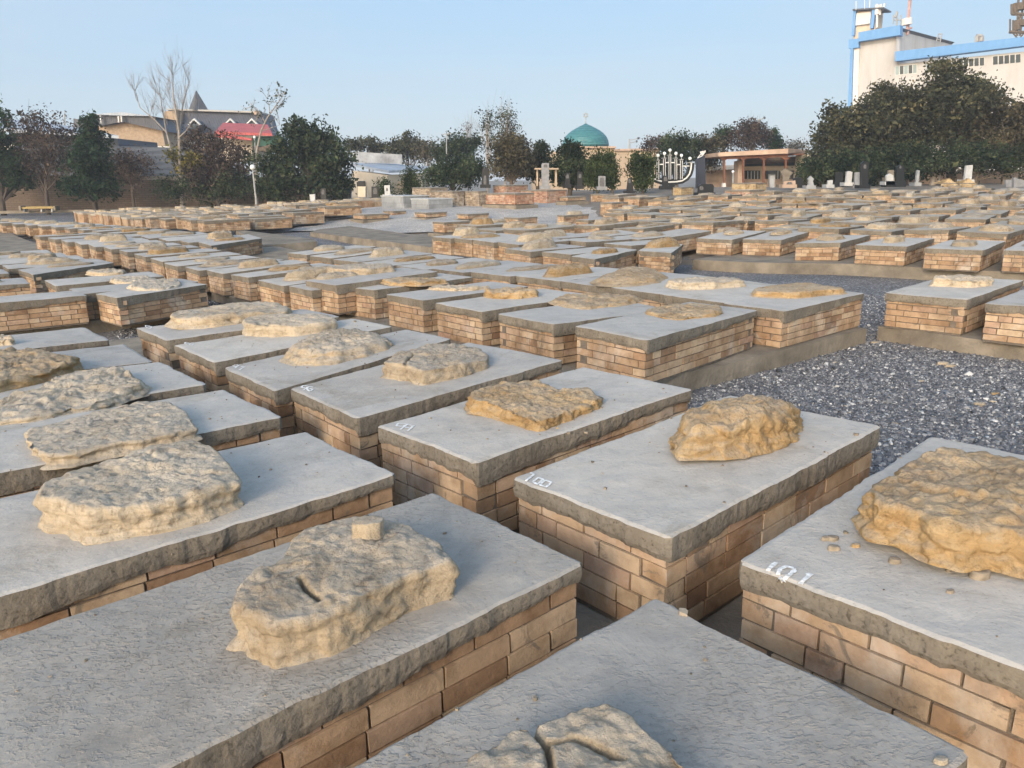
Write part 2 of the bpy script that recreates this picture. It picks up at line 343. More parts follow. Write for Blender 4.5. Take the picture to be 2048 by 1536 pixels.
def brick_mesh(q,zt,courses,ch=.066,inset=.022,bl=.255,jit=.0015,core=True):
    """brick box under the quad q (xy corners), first course starts at zt and goes down; q z values tilt the courses"""
    mb=MB(); q=[Vector(p) for p in q]; c=(q[0]+q[1]+q[2]+q[3])/4
    qi=[]
    for k in range(4):
        a=(q[k-1]-q[k]); b=(q[(k+1)%4]-q[k]); a.normalize(); b.normalize(); qi.append(q[k]+(a+b)*inset)
    dp=.115; J=.0045
    for cs in range(courses):
        for s in range(4):
            A=qi[s]; B=qi[(s+1)%4]; e=B-A; L_=e.length; d=e.normalized(); nrm=Vector((-d.y,d.x,0))
            st=0. if (s%2==cs%2) else dp+.009; en=L_ if (s%2==cs%2) else L_-dp-.009
            x=st; first=True
            while x<en-.02:
                l=bl
                if first: l=bl*(.5 if cs%2 else 1.)*random.uniform(.9,1.08) if s%2 else bl*random.uniform(.55,1.05)
                if random.random()<.12: l=bl*.5
                x2=min(en,x+l)
                if en-x2<.07: x2=en
                first=False
                o=random.uniform(-.003,.002)
                pts=[]
                z0=zt-(cs+1)*ch+J; z1=zt-cs*ch-J
                for z in (z0,z1):
                    for (xx,yy) in ((x+J,o),(x2-J,o),(x2-J,dp),(x+J,dp)):
                        p=A+d*xx+nrm*yy; pts.append((p.x+random.uniform(-jit,jit),p.y+random.uniform(-jit,jit),p.z+z+random.uniform(-jit,jit)))
                mb.hexa(pts,0); x=x2
    if core:
        qc=[]
        for k in range(4):
            a=(q[k-1]-q[k]).normalized(); b=(q[(k+1)%4]-q[k]).normalized(); qc.append(q[k]+(a+b)*(inset+.010))
        mb.prism([(p.x,p.y) for p in qc],[p.z+zt-courses*ch-.02 for p in qc],[p.z+zt+.03 for p in qc],1)
    return mb
def rock_mesh(out,h,taper=1.08,seed=0,nt_=90,nr=16,ns=9,amp=.02,cracks=(),tilt=(0,0),fine=True,dome=.06):
    """out: closed outline [(x,y)] of the top face (local), base flares by taper; z=0 is the slab"""
    P=np.array(out,float); c=P.mean(0)
    # closed catmull-rom resample by arclength
    n=len(P); pts=[]
    for k in range(n):
        p0,p1,p2,p3=P[k-1],P[k],P[(k+1)%n],P[(k+2)%n]
        for t in np.linspace(0,1,12,endpoint=False):
            cr=.5*((2*p1)+(-p0+p2)*t+(2*p0-5*p1+4*p2-p3)*t*t+(-p0+3*p1-3*p2+p3)*t**3)
            ln=p1+(p2-p1)*t; pts.append(.3*cr+.7*ln)
    pts=np.array(pts); seg=np.linalg.norm(np.roll(pts,-1,0)-pts,axis=1); cum=np.r_[0,np.cumsum(seg)]
    tt=np.linspace(0,cum[-1],nt_,endpoint=False); cl=np.vstack([pts,pts[:1]])
    R=np.stack([np.interp(tt,cum,cl[:,0]),np.interp(tt,cum,cl[:,1])],1)
    cR=R.mean(0); sz=math.sqrt(abs(np.ptp(R[:,0])*np.ptp(R[:,1])))
    for i_ in range(nt_):
        e_=fbm((R[i_,0]+seed,R[i_,1],seed*2.),4,3.2/max(sz,.1)*.6,.65)*sz*.035; d_=R[i_]-cR; R[i_]=R[i_]+d_/max(1e-6,np.hypot(*d_))*e_
    area=0.5*np.sum(R[:,0]*np.roll(R[:,1],-1)-np.roll(R[:,0],-1)*R[:,1])
    if area<0: R=R[::-1]
    c=R.mean(0); size=math.sqrt(abs(area)); off=Vector((seed*5.3,seed*2.9,seed*1.7))
    rows=[]
    for k in range(1,nr+1):
        s=(k/nr)**.8*.962; rows.append((s,1.-dome*(s**3)))
    rows.append((.985,.975*(1-dome)))
    for k in range(1,ns+1):
        t=k/ns; s=1.+(taper-1)*t; 
        if taper>.9: s+=.008*math.sin(t*9+seed)+max(0,t-.78)*.28
        rows.append((s,(.93-dome)*(1-t)-(.03 if k==ns else 0)))
    vs=[(c[0],c[1],h)]; 
    for (s,z) in rows:
        for p in R: vs.append((c[0]+(p[0]-c[0])*s,c[1]+(p[1]-c[1])*s,z*h))
    f=[(0,1+i,1+(i+1)%nt_) for i in range(nt_)]
    for k in range(len(rows)-1):
        a=1+k*nt_; b=a+nt_
        for i in range(nt_): f.append((a+i,b+i,b+(i+1)%nt_,a+(i+1)%nt_))
    o=[]
    for (x,y,z) in vs:
        p=Vector((x,y,z)); top=z>h*(.95-dome)
        q=p*(1/max(size,.05))
        big=fbm(q+off,3,2.2); 
        d=Vector((x-c[0],y-c[1],0)); r=d.length; d=d.normalized() if r>1e-5 else Vector()
        fr=z/h if h else 0
        if top:
            dz=big*amp*.8+fbm(p+off,5,17,.55)*amp*.42
            if fine:
                dz-=max(0,fbm(p+off*2,3,9)-.22)*amp*1.6
                if nt_>100:
                    vd=noise.voronoi(p*11+off)[0]; dz-=max(0,.30-vd[0])*amp*1.5; dz+=min(.25,vd[1]-vd[0])*amp*.9
            dz+=tilt[0]*(x-c[0])+tilt[1]*(y-c[1])
            z+=dz
        elif fr>0:
            lay=math.sin(z*90+fbm(p+off,2,5)*5)*.25
            k=(fbm(p+off,5,13,.58)+lay*.9)*amp*.75+big*amp*.5
            if nt_>100:
                vd=noise.voronoi(Vector((p.x*7,p.y*7,p.z*13))+off)[0]; k+=min(.35,vd[1]-vd[0])*amp*1.5-amp*.25
            x+=d.x*k;y+=d.y*k; z+=fbm(p+off*3,3,12)*amp*.6*fr+(tilt[0]*(x-c[0])+tilt[1]*(y-c[1]))*fr
        for cr in cracks:
            best=9
            for (ax,ay),(bx_,by_) in zip(cr[:-1],cr[1:]):
                ex,ey=bx_-ax,by_-ay; t=max(0,min(1,((x-ax)*ex+(y-ay)*ey)/(ex*ex+ey*ey)))
                best=min(best,math.hypot(x-ax-ex*t,y-ay-ey*t))
            if z>0: z-=(.045*math.exp(-(best/.0065)**2))
        o.append((x,y,z))
    mb=MB(); mb.add(o,f); return mb
SM=[M['s0'],M['s1'],M['s2']]
for i_ in range(3):     # duller, dustier stones farther off
    q_=SM[i_].copy(); q_.name='weathered_'+SM[i_].name; M['f%d'%i_]=q_
    for e_ in [n for n in q_.node_tree.nodes if n.type=='VALTORGB'][0].color_ramp.elements: e_.color=tuple(v*.80 for v in e_.color[:3])+(1,)
def n3(a,b): return [float(b[0]-a[0]),float(b[1]-a[1]),float(b[2]-a[2])]
LIST=[]   # (object, px, py, dist)
def quad(g,w=.92,l=1.6,dz=0.,yaw=None):
    """g: dict of pixel corners among A,B,C,D on the slab-top surface"""
    c={k:hit(*v,dz) for k,v in g.items()}
    a_=YAW if yaw is None else yaw
    W3=np.array([math.sin(a_),-math.cos(a_),0.]); L3=np.array([math.cos(a_),math.sin(a_),0.])
    if 'A' in c and 'B' in c: W3=(c['B']-c['A'])
    elif 'D' in c and 'C' in c: W3=(c['C']-c['D'])
    else: W3=W3*w
    if 'A' in c and 'D' in c: L3=c['D']-c['A']
    elif 'B' in c and 'C' in c: L3=c['C']-c['B']
    else: L3=L3*l
    for _ in range(3):
        for (a,b,v) in (('A','B',W3),('D','C',W3),('A','D',L3),('B','C',L3)):
            if a in c and b not in c: c[b]=c[a]+v
            elif b in c and a not in c: c[a]=c[b]-v
    out=[]
    for k in 'ABCD':
        p=c[k]
        if k not in g: p=np.array([p[0],p[1],T(p[0],p[1])+dz])
        out.append(p)
    return out
def grave(q,label,group,res=.05,courses=6,th=((.085,.085),(.11,.06),(.07,.07),(.09,.09)),topm='top',stone=None,mat=0,seed=1,ch=.066,bmat='brick',mortar=True):
    base=(q[0]+q[1]+q[2]+q[3])/4; zb=min(p[2] for p in q)-.085-courses*ch
    org=np.array([base[0],base[1],zb])
    r=empty('brick_grave',org,label,'grave',group)
    loc=[n3(org,p) for p in q]
    smb=slab_mesh(loc,th,res,seed);
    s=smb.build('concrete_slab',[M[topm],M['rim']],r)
    brick_mesh(loc,-.055,courses,ch=ch,jit=.0015).build('brick_base',[M[bmat],M['mortar']],r)
    if stone:
        for st in (stone if isinstance(stone,list) else [stone]):
            pts=st['p']; h=st['h']; k=st.get('k','t')
            ys_=[p_[1] for p_ in pts]; y0_,y1_=min(ys_),max(ys_)
            W=[hit(x,y,(h if k=='t' else 0.) if (k!='t' or y1_>700) else h*(y1_-y)/max(1,y1_-y0_)) for x,y in pts]
            cx0,cy0=np.mean([p[0] for p in W]),np.mean([p[1] for p in W]); zc=T(cx0,cy0)+st.get('dz',0)
            cx,cy=np.mean([p[0] for p in W]),np.mean([p[1] for p in W])
            lo=[(p[0]-cx,p[1]-cy) for p in W]
            lo=[(x_*st.get('sc',1),y_*st.get('sc',1)) for x_,y_ in lo]
            if k=='t' and y1_<=700: lo=[(x_*.94,y_*.94) for x_,y_ in lo]
            if k=='b':
                tp=st.get('tp',.82); lo=[(x*tp,y*tp) for x,y in lo]
            cr=[]
            for line in st.get('cr',[]):
                cr.append([(lambda p:(p[0]-cx,p[1]-cy))(hit(x,y,h)) for x,y in line])
            near=cy<7
            mb=rock_mesh(lo,h,(st.get('tp',1.06) if k=='t' else 1/st.get('tp',.82)),seed+len(lo)*.37,(260 if cy<4.6 else 150) if near else 96,(52 if cy<4.6 else 30) if near else 18,(24 if cy<4.6 else 14) if near else 7,st.get('a',.02)*(1. if near else 1.5),cr,st.get('tilt',(0,0)),dome=st.get('dome',.06 if k=='t' else .3))
            o=mb.build('rubble_stone',SM[st.get('m',mat)],r,smooth=True,loc=n3(org,(cx,cy,zc-.004)))
    LIST.append(r); return r,org,(s,smb)
from mathutils.bvhtree import BVHTree
# ------------------------------------------------------------------ near graves, read one by one
NB={}
T1=((.085,.085),(.12,.06),(.08,.08),(.10,.08))
def near(key,g,label,w=.92,l=1.62,res=.03,stone=None,th=T1,mat=0,group=None,dz=0,**k):
    k.setdefault('ch',.078); k.setdefault('courses',5)
    q=quad(g,w,l,dz); r,org,(s,smb)=grave(q,label,group,res=res,stone=stone,th=th,mat=mat,seed=len(NB)*1.31+2,**k)
    NB[key]=(r,org,s,smb,q); return NB[key]
GN='numbered brick graves of the front blocks'
near('101',{'A':(1470,1124),'D':(1863,871)},'grey slab grave painted 101, carrying a broad ochre block',w=.98,res=.02,group=GN,
  stone={'p':[(1745,990),(1760,965),(1800,955),(1826,925),(1846,908),(1890,889),(1960,893),(2048,903),(2160,918),(2190,987),(2110,1062),(1985,1052),(1940,1062),(1870,1050),(1817,1030),(1770,1024)],'h':.13,'tp':1.05,'m':1,'a':.03})
near('100',{'A':(1022,955),'B':(1337,1080),'C':(1765,852),'D':(1459,789)},'grey slab grave painted 100 with one lumpy ochre boulder set near its gravel end',res=.02,group=GN,
  stone={'p':[(1341,904),(1352,922),(1366,929),(1432,922),(1490,914),(1556,887),(1597,866),(1600,850),(1585,838),(1500,828),(1400,846),(1360,870)],'h':.17,'k':'b','tp':.86,'m':1,'a':.032,'tilt':(.05,-.1)},th=((.085,.085),(.10,.10),(.08,.08),(.10,.08)))
near('99',{'A':(749,852),'B':(949,925),'C':(1388,777),'D':(1167,732)},'grey slab grave painted 99 with a long yellowish block holding dark pebbles',res=.025,group=GN,
  stone={'p':[(933,799),(945,785),(1003,768),(1072,756),(1113,765),(1178,761),(1212,777),(1181,795),(1133,816),(1078,836),(1037,826),(986,813),(938,806)],'h':.085,'m':1,'a':.024,'tp':1.02})
near('98',{'A':(577.6,776.6),'B':(711,836),'C':(1128,718.5),'D':(938,683)},'grey slab grave painted 98 with a thick rounded stone split by a groove',res=.025,group=GN,
  stone={'p':[(769,727),(791,711),(853,686),(914,679),(962,686),(971,696),(966,707),(908,727),(846,739),(819,735)],'h':.13,'tp':1.03,'a':.02,'cr':[[(828,712),(812,728),(806,740)]]})
near('97',{'A':(446,734),'B':(547,782),'C':(903,676),'D':(814,657)},'grey slab grave with a sloping rounded tan boulder, between the graves painted 96 and 98',res=.03,group=GN,w=.9,
  stone={'p':[(573,722),(590,732),(620,736),(670,735),(740,718),(797,700),(790,682),(720,672),(640,684)],'h':.14,'k':'b','tp':.84,'a':.028})
near('96',{'A':(347,689.5),'B':(425.5,725),'C':(786,652),'D':(705,636)},'grey slab grave with a smooth pale whitish block, between graves 95 and 97',res=.03,group=GN,w=.95,l=1.7,
  stone={'p':[(477,652),(489,635),(547,625),(615,619),(670,621),(681,642),(650,662),(598,680),(533,682),(485,674)],'h':.14,'m':2,'tp':.98,'a':.016,'sc':.98})
near('95',{'A':(272,655),'B':(330,681),'C':(682,632),'D':(610,617)},'grey slab grave with a long low stone at the gravel corner beyond grave 96',res=.035,group=GN,w=.9,l=1.7,
  stone={'p':[(333,648),(342,633),(410,618),(489,601),(547,597),(591,607),(585,622),(513,640),(427,657),(360,661)],'h':.11,'a':.018,'sc':.96})
TW=((.1,.1),(.15,.045),(.06,.06),(.1,.1))
GW='unnumbered graves of the front block'
near('w1',{'D':(868,982),'C':(1174,1125)},'big grey slab grave bearing a long block with a small cut stone on top',w=.95,l=1.75,res=.016,th=TW,group=GW,topm='topdarkrough',
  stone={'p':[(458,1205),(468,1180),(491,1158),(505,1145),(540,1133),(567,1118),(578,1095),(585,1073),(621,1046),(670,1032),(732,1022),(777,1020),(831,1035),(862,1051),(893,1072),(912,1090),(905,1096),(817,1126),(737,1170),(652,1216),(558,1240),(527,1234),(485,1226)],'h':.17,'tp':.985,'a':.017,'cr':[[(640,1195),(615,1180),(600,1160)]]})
near('w2',{'D':(612,863),'C':(797,948)},'grey slab grave with the broad thick honey-grey stone whose sides are layered',l=1.75,res=.018,th=((.1,.1),(.12,.055),(.06,.06),(.1,.1)),group=GW,
  stone={'p':[(74,982),(89,962),(147,939),(250,908),(313,886),(384,879),(429,892),(451,912),(485,944),(473,951),(402,976),(348,993),(290,1006),(192,1020),(147,1016),(108,1000)],'h':.145,'tp':.96,'m':2,'a':.018})
near('w3',{'D':(448,778),'C':(567,833)},'grey slab grave with a long flat weathered stone, next beyond the thick honey-grey one',l=1.7,res=.022,group=GW,
  stone={'p':[(32,871),(44,855),(102,843),(205,819),(284,802),(342,802),(376,823),(400,847),(369,855),(308,865),(212,882),(147,897),(82,903),(50,890)],'h':.075,'tp':1.0,'m':2,'a':.016,'sc':.95})
near('w4',{'D':(320,722),'C':(415,768)},'grey slab grave with a jagged flaking stone sheet, beside the dark-nosed one',l=1.7,res=.025,group=GW,
  stone={'p':[(-51,843),(-51,809),(0,795),(68,778),(110,750),(160,738),(212,736),(260,740),(295,758),(290,771),(253,782),(205,799),(130,816),(51,833),(0,838)],'h':.06,'tp':1.05,'m':2,'a':.035,'sc':.9})
near('w5',{'D':(250,687),'C':(307.6,722)},'grey slab grave with an ochre lump ending in a dark grey nose',l=1.65,w=.85,res=.03,group=GW,
  stone={'p':[(-51,705),(0,698),(51,696),(102,702),(140,706),(154,711),(120,731),(61,744),(0,756),(-51,762)],'h':.11,'m':1,'a':.035})
near('w6',{'D':(169,654),'C':(222,679)},'grey slab grave at the gravel corner with only a small dark lump on it',l=1.65,res=.03,group=GW,
  stone={'p':[(-45,676),(0,671),(27,678),(20,688),(-10,693),(-50,692)],'h':.07,'m':0,'a':.03})
near('sb',{'D':(1310,1192),'C':(1942,1503)},'large grey slab grave carrying the cracked flat stone, lowest in view',l=1.75,res=.014,th=((.1,.1),(.11,.09),(.09,.09),(.1,.1)),group=GW,topm='topdarkrough',
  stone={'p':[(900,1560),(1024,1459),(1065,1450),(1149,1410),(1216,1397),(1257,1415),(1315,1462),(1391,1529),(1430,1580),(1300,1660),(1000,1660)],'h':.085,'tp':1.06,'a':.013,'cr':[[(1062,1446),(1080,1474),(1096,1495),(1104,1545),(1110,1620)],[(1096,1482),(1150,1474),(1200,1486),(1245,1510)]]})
# middle block, first row (M) and second row (P)
Mpx=[(1147,652),(993,627),(868,606),(770,588),(683,574),(608,561),(574,571),(514,560),(460,549),(412,540),(368,533),(326,525),(298,516),(266,507),(236,499),(205,493),(175,488),(147,483),(120,479),(95,475),(68,471)]
Mst={0:{'p':[(1283,622),(1337,606),(1386,604),(1440,610),(1444,622),(1424,635),(1366,643),(1324,639)],'h':.05,'m':1},
 1:{'p':[(1106,601),(1133,590),(1181,585),(1232,587),(1280,594),(1249,607),(1181,618),(1133,611)],'h':.04,'m':1,'tp':1.12},
 2:{'p':[(966,587),(993,575),(1044,572),(1072,577),(1075,589),(1037,597),(983,599)],'h':.09,'m':1},
 3:{'p':[(853,577),(887,568),(942,570),(983,572),(942,582),(901,583)],'h':.045},
 4:{'p':[(764,566),(791,558),(839,553),(890,554),(894,560),(839,570),(791,572)],'h':.055,'m':1},
 5:{'p':[(655,556),(689,543),(744,535),(788,534),(788,547),(737,560),(668,563)],'h':.10,'m':0,'dz':.08}}
ORD=['first','second','third','fourth','fifth','sixth','seventh','eighth','ninth','tenth','eleventh','twelfth','thirteenth','fourteenth','fifteenth','sixteenth','seventeenth','eighteenth','nineteenth','twentieth','twenty-first','twenty-second','twenty-third','twenty-fourth','twenty-fifth','twenty-sixth','twenty-seventh','twenty-eighth','twenty-ninth','thirtieth']
ORD+=['%d%s'%(i,{1:'st',2:'nd',3:'rd'}.get(i%10,'th')) for i in range(31,140)]
def desc(st): return {None:'bare slab'}.get(st,st)
def rndstone(q,mat=None,h=None,big=1.):
    """a random stone outline in pixels is not needed here: returns a local spec placed on the slab quad"""
    f=random.uniform(.36,.6); c=q[0]*(1-f)+q[3]*f; c2=q[1]*(1-f)+q[2]*f; c=(c+c2)/2
    l=random.uniform(.24,.46)*big; w=random.uniform(.13,.23)*big
    return c,l,w
VAR=[]
def variants():
    for k in range(14):
        n=random.choice([7,8,9,10]); pts=[]
        for i in range(n):
            t=2*math.pi*(i+random.uniform(-.25,.25))/n; ex=.62
            pts.append((math.copysign(abs(math.cos(t))**ex,math.cos(t))*random.uniform(.85,1.05),math.copysign(abs(math.sin(t))**ex,math.sin(t))*random.uniform(.8,1.05)*.5))
        mb=rock_mesh(pts,.22+.05*(k%3),random.choice([1.02,1.12,1.22]),k*3.1,52,11,6,random.uniform(.06,.10),fine=True,dome=random.choice([.15,.3,.45]))
        me=bpy.data.meshes.new('rubble_stone'); me.from_pydata(mb.v,[],mb.f); me.polygons.foreach_set('use_smooth',[True]*len(mb.f))
        VAR.append(me)
    for me in list(VAR):
        pass
variants(); VARM=[]
for m_ in (M['f0'],M['f1'],M['f2']):
    row=[]
    for me in VAR:
        c=me.copy(); c.materials.append(m_); row.append(c)
    VARM.append(row)
SDESC={0:'dusty tan stone',1:'ochre stone',2:'pale stone'}
def put_stone(r,c,l,w,h,mat,rz,org):
    me=random.choice(VARM[mat]); o=link('rubble_stone',me,r,n3(org,c),rz,(l,w/.5,h/.24)); return o
def auto(q,label_fn,group,res=.07,courses=5,pstone=.9,**k):
    """medium grave on an explicit quad with an automatic stone"""
    mat=random.choice([0,0,1,2,2]); has=random.random()<pstone
    d='brick grave with '+('a low '+SDESC[mat] if has else 'a bare grey slab')
    r,org,_=grave(q,label_fn(d),group,res=res,courses=courses,seed=random.random()*50,**k)
    if has:
        c,l,w=rndstone(q); hh=random.choice([.05,.07,.09,.13]); c=c.copy(); c[2]-=.004
        put_stone(r,c,l,w,hh,mat,YAW+random.uniform(-.12,.12),org)
    return r
GM='graves of the middle block'
spec0=['with a flat orange stone','with a thin crumbling stone','with a plump loaf-shaped stone','with a thin low stone','with a split-edged stone','with a long thick stone']
for i,p in enumerate(Mpx):
    nx=Mpx[i+1] if i+1<len(Mpx) else None
    w=.95
    if nx and i not in (5,):
        w=min(1.0,max(.8,.73*float(np.linalg.norm(hit(*nx)[:2]-hit(*p)[:2]))))
    g={'A':p}
    if i==0: g={'A':p,'B':(1293,680),'C':(1515.5,620)}
    if i==1: g={'A':p,'B':(1106,648.5)}
    if i==2: g={'A':p,'B':(962,623)}
    if i==3: g={'A':p,'B':(844,600.6)}
    if i==5: w=1.0
    q=quad(g,w,1.62,Mst.get(i,{}).get('dz',0))
    lab=lambda d,i=i:(d+', %s in the middle block front row'%ORD[i])
    if i in Mst:
        grave(q,'brick grave %s, %s in the middle block front row'%(spec0[i],ORD[i]),GM,res=.04 if i<3 else .06,th=((.085,.085),(.12,.05),(.08,.08),(.08,.08)),stone=Mst[i],seed=i*3.3+40,courses=5)
    else: auto(q,lab,GM,res=.08,th=((.085,.085),(.10,.07),(.08,.08),(.08,.08)))
Ppx=[(1444,606),(1322,588),(1218,574),(1120,562),(1030,551),(940,543),(856,536),(790,531),(718,525),(665,518),(617,511),(573,505)]
Pst={0:{'p':[(1504,581),(1573,564),(1614,562),(1689,579),(1684,585),(1593,597),(1506,593)],'h':.07,'m':1,'a':.01},
 1:{'p':[(1330,568),(1366,556),(1448,550),(1486,556),(1488,566),(1432,577),(1366,581)],'h':.09,'m':2},
 2:{'p':[(1183,564),(1250,543),(1308,541),(1337,554),(1316,566),(1241,573),(1196,572)],'h':.10,'m':1,'k':'b','tp':.8}}
for i,p in enumerate(Ppx):
    g={'A':p}
    if i==0: g={'A':p,'B':(1568,622),'C':(1732,585)}
    q=quad(g,.95,1.62)
    if i in Pst:
        grave(q,'brick grave with a %s, %s of the middle block second row'%(['smooth flat yellow stone','long dusty block','humped ochre boulder'][i],ORD[i]),GM,res=.05,th=((.09,.09),(.13,.05),(.08,.08),(.08,.08)),stone=Pst[i],seed=i*3.3+90,courses=5)
    else: auto(q,lambda d,i=i:d+', %s in the middle block second row'%ORD[i],GM)
# second line behind P on the same platform
for i,p in enumerate([(1168,541),(1085,531),(1010,523),(935,517)]):
    pass
GR='graves standing on the high concrete ledge'
RY=.83
R2px=[(1391,476),(1483.6,478),(1589,486),(1709,489),(1847,496),(2005,500)]
R2w=[(1463,481),(1567,492),(1683,497),(1815,501),(1968,504),(2140,512)]
for i,(p,w_) in enumerate(zip(R2px,R2w)):
    q=quad({'A':p},.90,1.75,0,RY)
    auto(q,lambda d,i=i:d+', %s along the high ledge'%ORD[i],GR,res=.06,courses=4,ch=.073,pstone=1,th=((.08,.08),(.1,.08),(.08,.08),(.08,.08)))
q=quad({'A':(1769,585),'B':(1935,599)},.9,1.6)
grave(q,'brick grave at the ledge corner with a pale rounded block on its slab',GR,res=.045,courses=5,stone={'p':[(1862,560),(1896,550),(1970,548),(1989,554),(1987,566),(1937,577),(1863,571)],'h':.10,'m':2},seed=71)
q=quad({'A':(1968,606)},.9,1.6)
grave(q,'brick grave at the frame edge next to the one with the pale rounded block',GR,res=.045,courses=5,seed=72)
GU='graves beside the pale kerbed plot'
for i,p in enumerate([(1276,494),(1141,512),(1083,503),(1008,497),(989,483),(943,479),(902,475),(862,473)]):
    g={'A':p}
    if i==1: g={'A':p,'B':(1189,518),'C':(1276,499)}
    if i==0: g={'A':(1276,501),'C':(1367,488)}
    q=quad(g,.80,1.5)
    auto(q,lambda d,i=i:d+', %s in the row by the kerbed plot'%ORD[i],GU,res=.08,courses=5)
for i,p in enumerate([(1205,486),(1120,478),(1045,472),(1225,473),(1290,468),(1150,467)]):
    q=quad({'A':p},.82,1.5)
    auto(q,lambda d,i=i:d+', %s behind the kerbed plot row'%ORD[i],GU,res=.08,courses=5)
GL='graves of the block across the narrow gravel path'
for i,p in enumerate([(189,587),(136,577),(88,560)]):
    g={'A':p}
    if i==0: g={'A':p,'B':(232,595),'C':(416,568)}
    st={0:{'p':[(254,577),(262,568),(300,560),(350,556),(364,562),(362,570),(330,579),(285,582)],'h':.06,'m':2},1:{'p':[(220,562),(230,553),(280,549),(305,556),(290,563),(245,569)],'h':.06,'m':2},2:{'p':[(170,545),(180,540),(230,536),(250,542),(240,548),(200,553)],'h':.07,'m':0}}[i]
    grave(quad(g,.95,1.65),'brick grave with a low rounded stone, %s from the narrow gravel path'%ORD[i],GL,res=.06,th=((.085,.085),(.14,.05),(.08,.08),(.08,.08)),stone=st,seed=i+120,courses=5)
for i,p in enumerate([(35,539),(3,530),(-26,522),(-54,516),(-80,509)]):
    g={'A':p}
    if i==0: g={'A':p,'B':(65,549),'C':(228,525)}
    auto(quad(g,.95,1.65),lambda d,i=i:d+', %s in the deeper row past the path'%ORD[i],GL,res=.08)
for i,c in enumerate([(174,590),(62,566),(19,546),(-30,537),(-80,528)]):
    auto(quad({'C':c},.95,1.65),lambda d,i=i:d+', %s from the path at the frame edge'%ORD[i],GL,res=.07,th=((.085,.085),(.17,.05),(.08,.08),(.08,.08)))
L3px=[(396,484),(354,479),(316,476),(278,471),(243,469),(212,465),(182,461),(154,458),(127,455),(100,452),(74,450),(48,448),(22,446),(-4,444),(-30,442)]
for i,p in enumerate(L3px):
    g={'A':p}
    if i==0: g={'A':p,'B':(422,491),'C':(525,476)}
    auto(quad(g,.95,1.6),lambda d,i=i:d+', %s in the long far block'%ORD[i],'graves of the long far block',res=.1)
# ------------------------------------------------------------------ graves standing apart in the far yard and on the mound
def farq(A,bx,cx,D,label,group='separate graves of the far yard',cs=None,plinth=0,bmat='brick',bare=True,top='slab',yaw=None,zt=None):
    """A: pixel of the near corner of the top, at depth D; width and length follow from where the other two corners stand"""
    y_=YAW if yaw is None else yaw; L_=np.array([math.cos(y_),math.sin(y_),0]); W_=np.array([L_[1],-L_[0],0])
    a=at(A[0],A[1],D)
    def solve(p,dv,px,hi):
        lo=0.05; h=hi
        for _ in range(40):
            m_=(lo+h)/2
            if proj(p+dv*m_)[0]<px: lo=m_
            else: h=m_
        return (lo+h)/2
    w=solve(a,W_,bx,3.); l=solve(a+W_*w,L_,cx,4.)
    q=[a,a+W_*w,a+W_*w+L_*l,a+L_*l]; c=(q[0]+q[2])/2; g=T(c[0],c[1])+GZ
    H=a[2]-g-(plinth or 0)-.09; cs=max(2,math.ceil(H/.075))
    org=np.array([c[0],c[1],a[2]-.09-cs*.075]); r=empty('brick_grave',org,label,'grave',group); lo=[n3(org,p) for p in q]
    if top=='marble':
        mb=brick_mesh(lo,-.002,2,ch=(cs*.075+.08)/2,bl=.5,jit=0,inset=.01); r.name='marble_tomb'; r['category']='tomb'
        mb.build('clad_body',[M['marble'],M['mortar']],r); m2=MB(); m2.prism([(p[0]*1.03,p[1]*1.03) for p in lo],[p[2]-.001 for p in lo],[p[2]+.05 for p in lo]); m2.build('cover_slab',M['marbletop'],r)
    else:
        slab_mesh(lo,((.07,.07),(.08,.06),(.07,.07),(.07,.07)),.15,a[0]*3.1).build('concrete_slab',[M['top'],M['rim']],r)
        brick_mesh(lo,-.045,cs,jit=.004 if bmat!='rough' else .009,bl=.24,ch=.075).build('brick_base',[M[bmat],M['mortar']],r)
    if plinth:
        e=.16; mb=MB(); mb.prism([(p[0]+(.0 if False else math.copysign(1,p[0])*0)+p[0]/max(1e-3,math.hypot(p[0],p[1]))*e,p[1]+p[1]/max(1e-3,math.hypot(p[0],p[1]))*e) for p in lo],[-plinth-.1]*4,[.01]*4); mb.build('concrete_plinth',M['ledge'],r)
    if not bare:
        cc,l_,w_=rndstone([np.array(p)+org for p in lo]); put_stone(r,cc,l_*.8,w_*.8,.12,random.choice([0,1,2]),y_+random.uniform(-.2,.2),org)
    LIST.append(r); return r
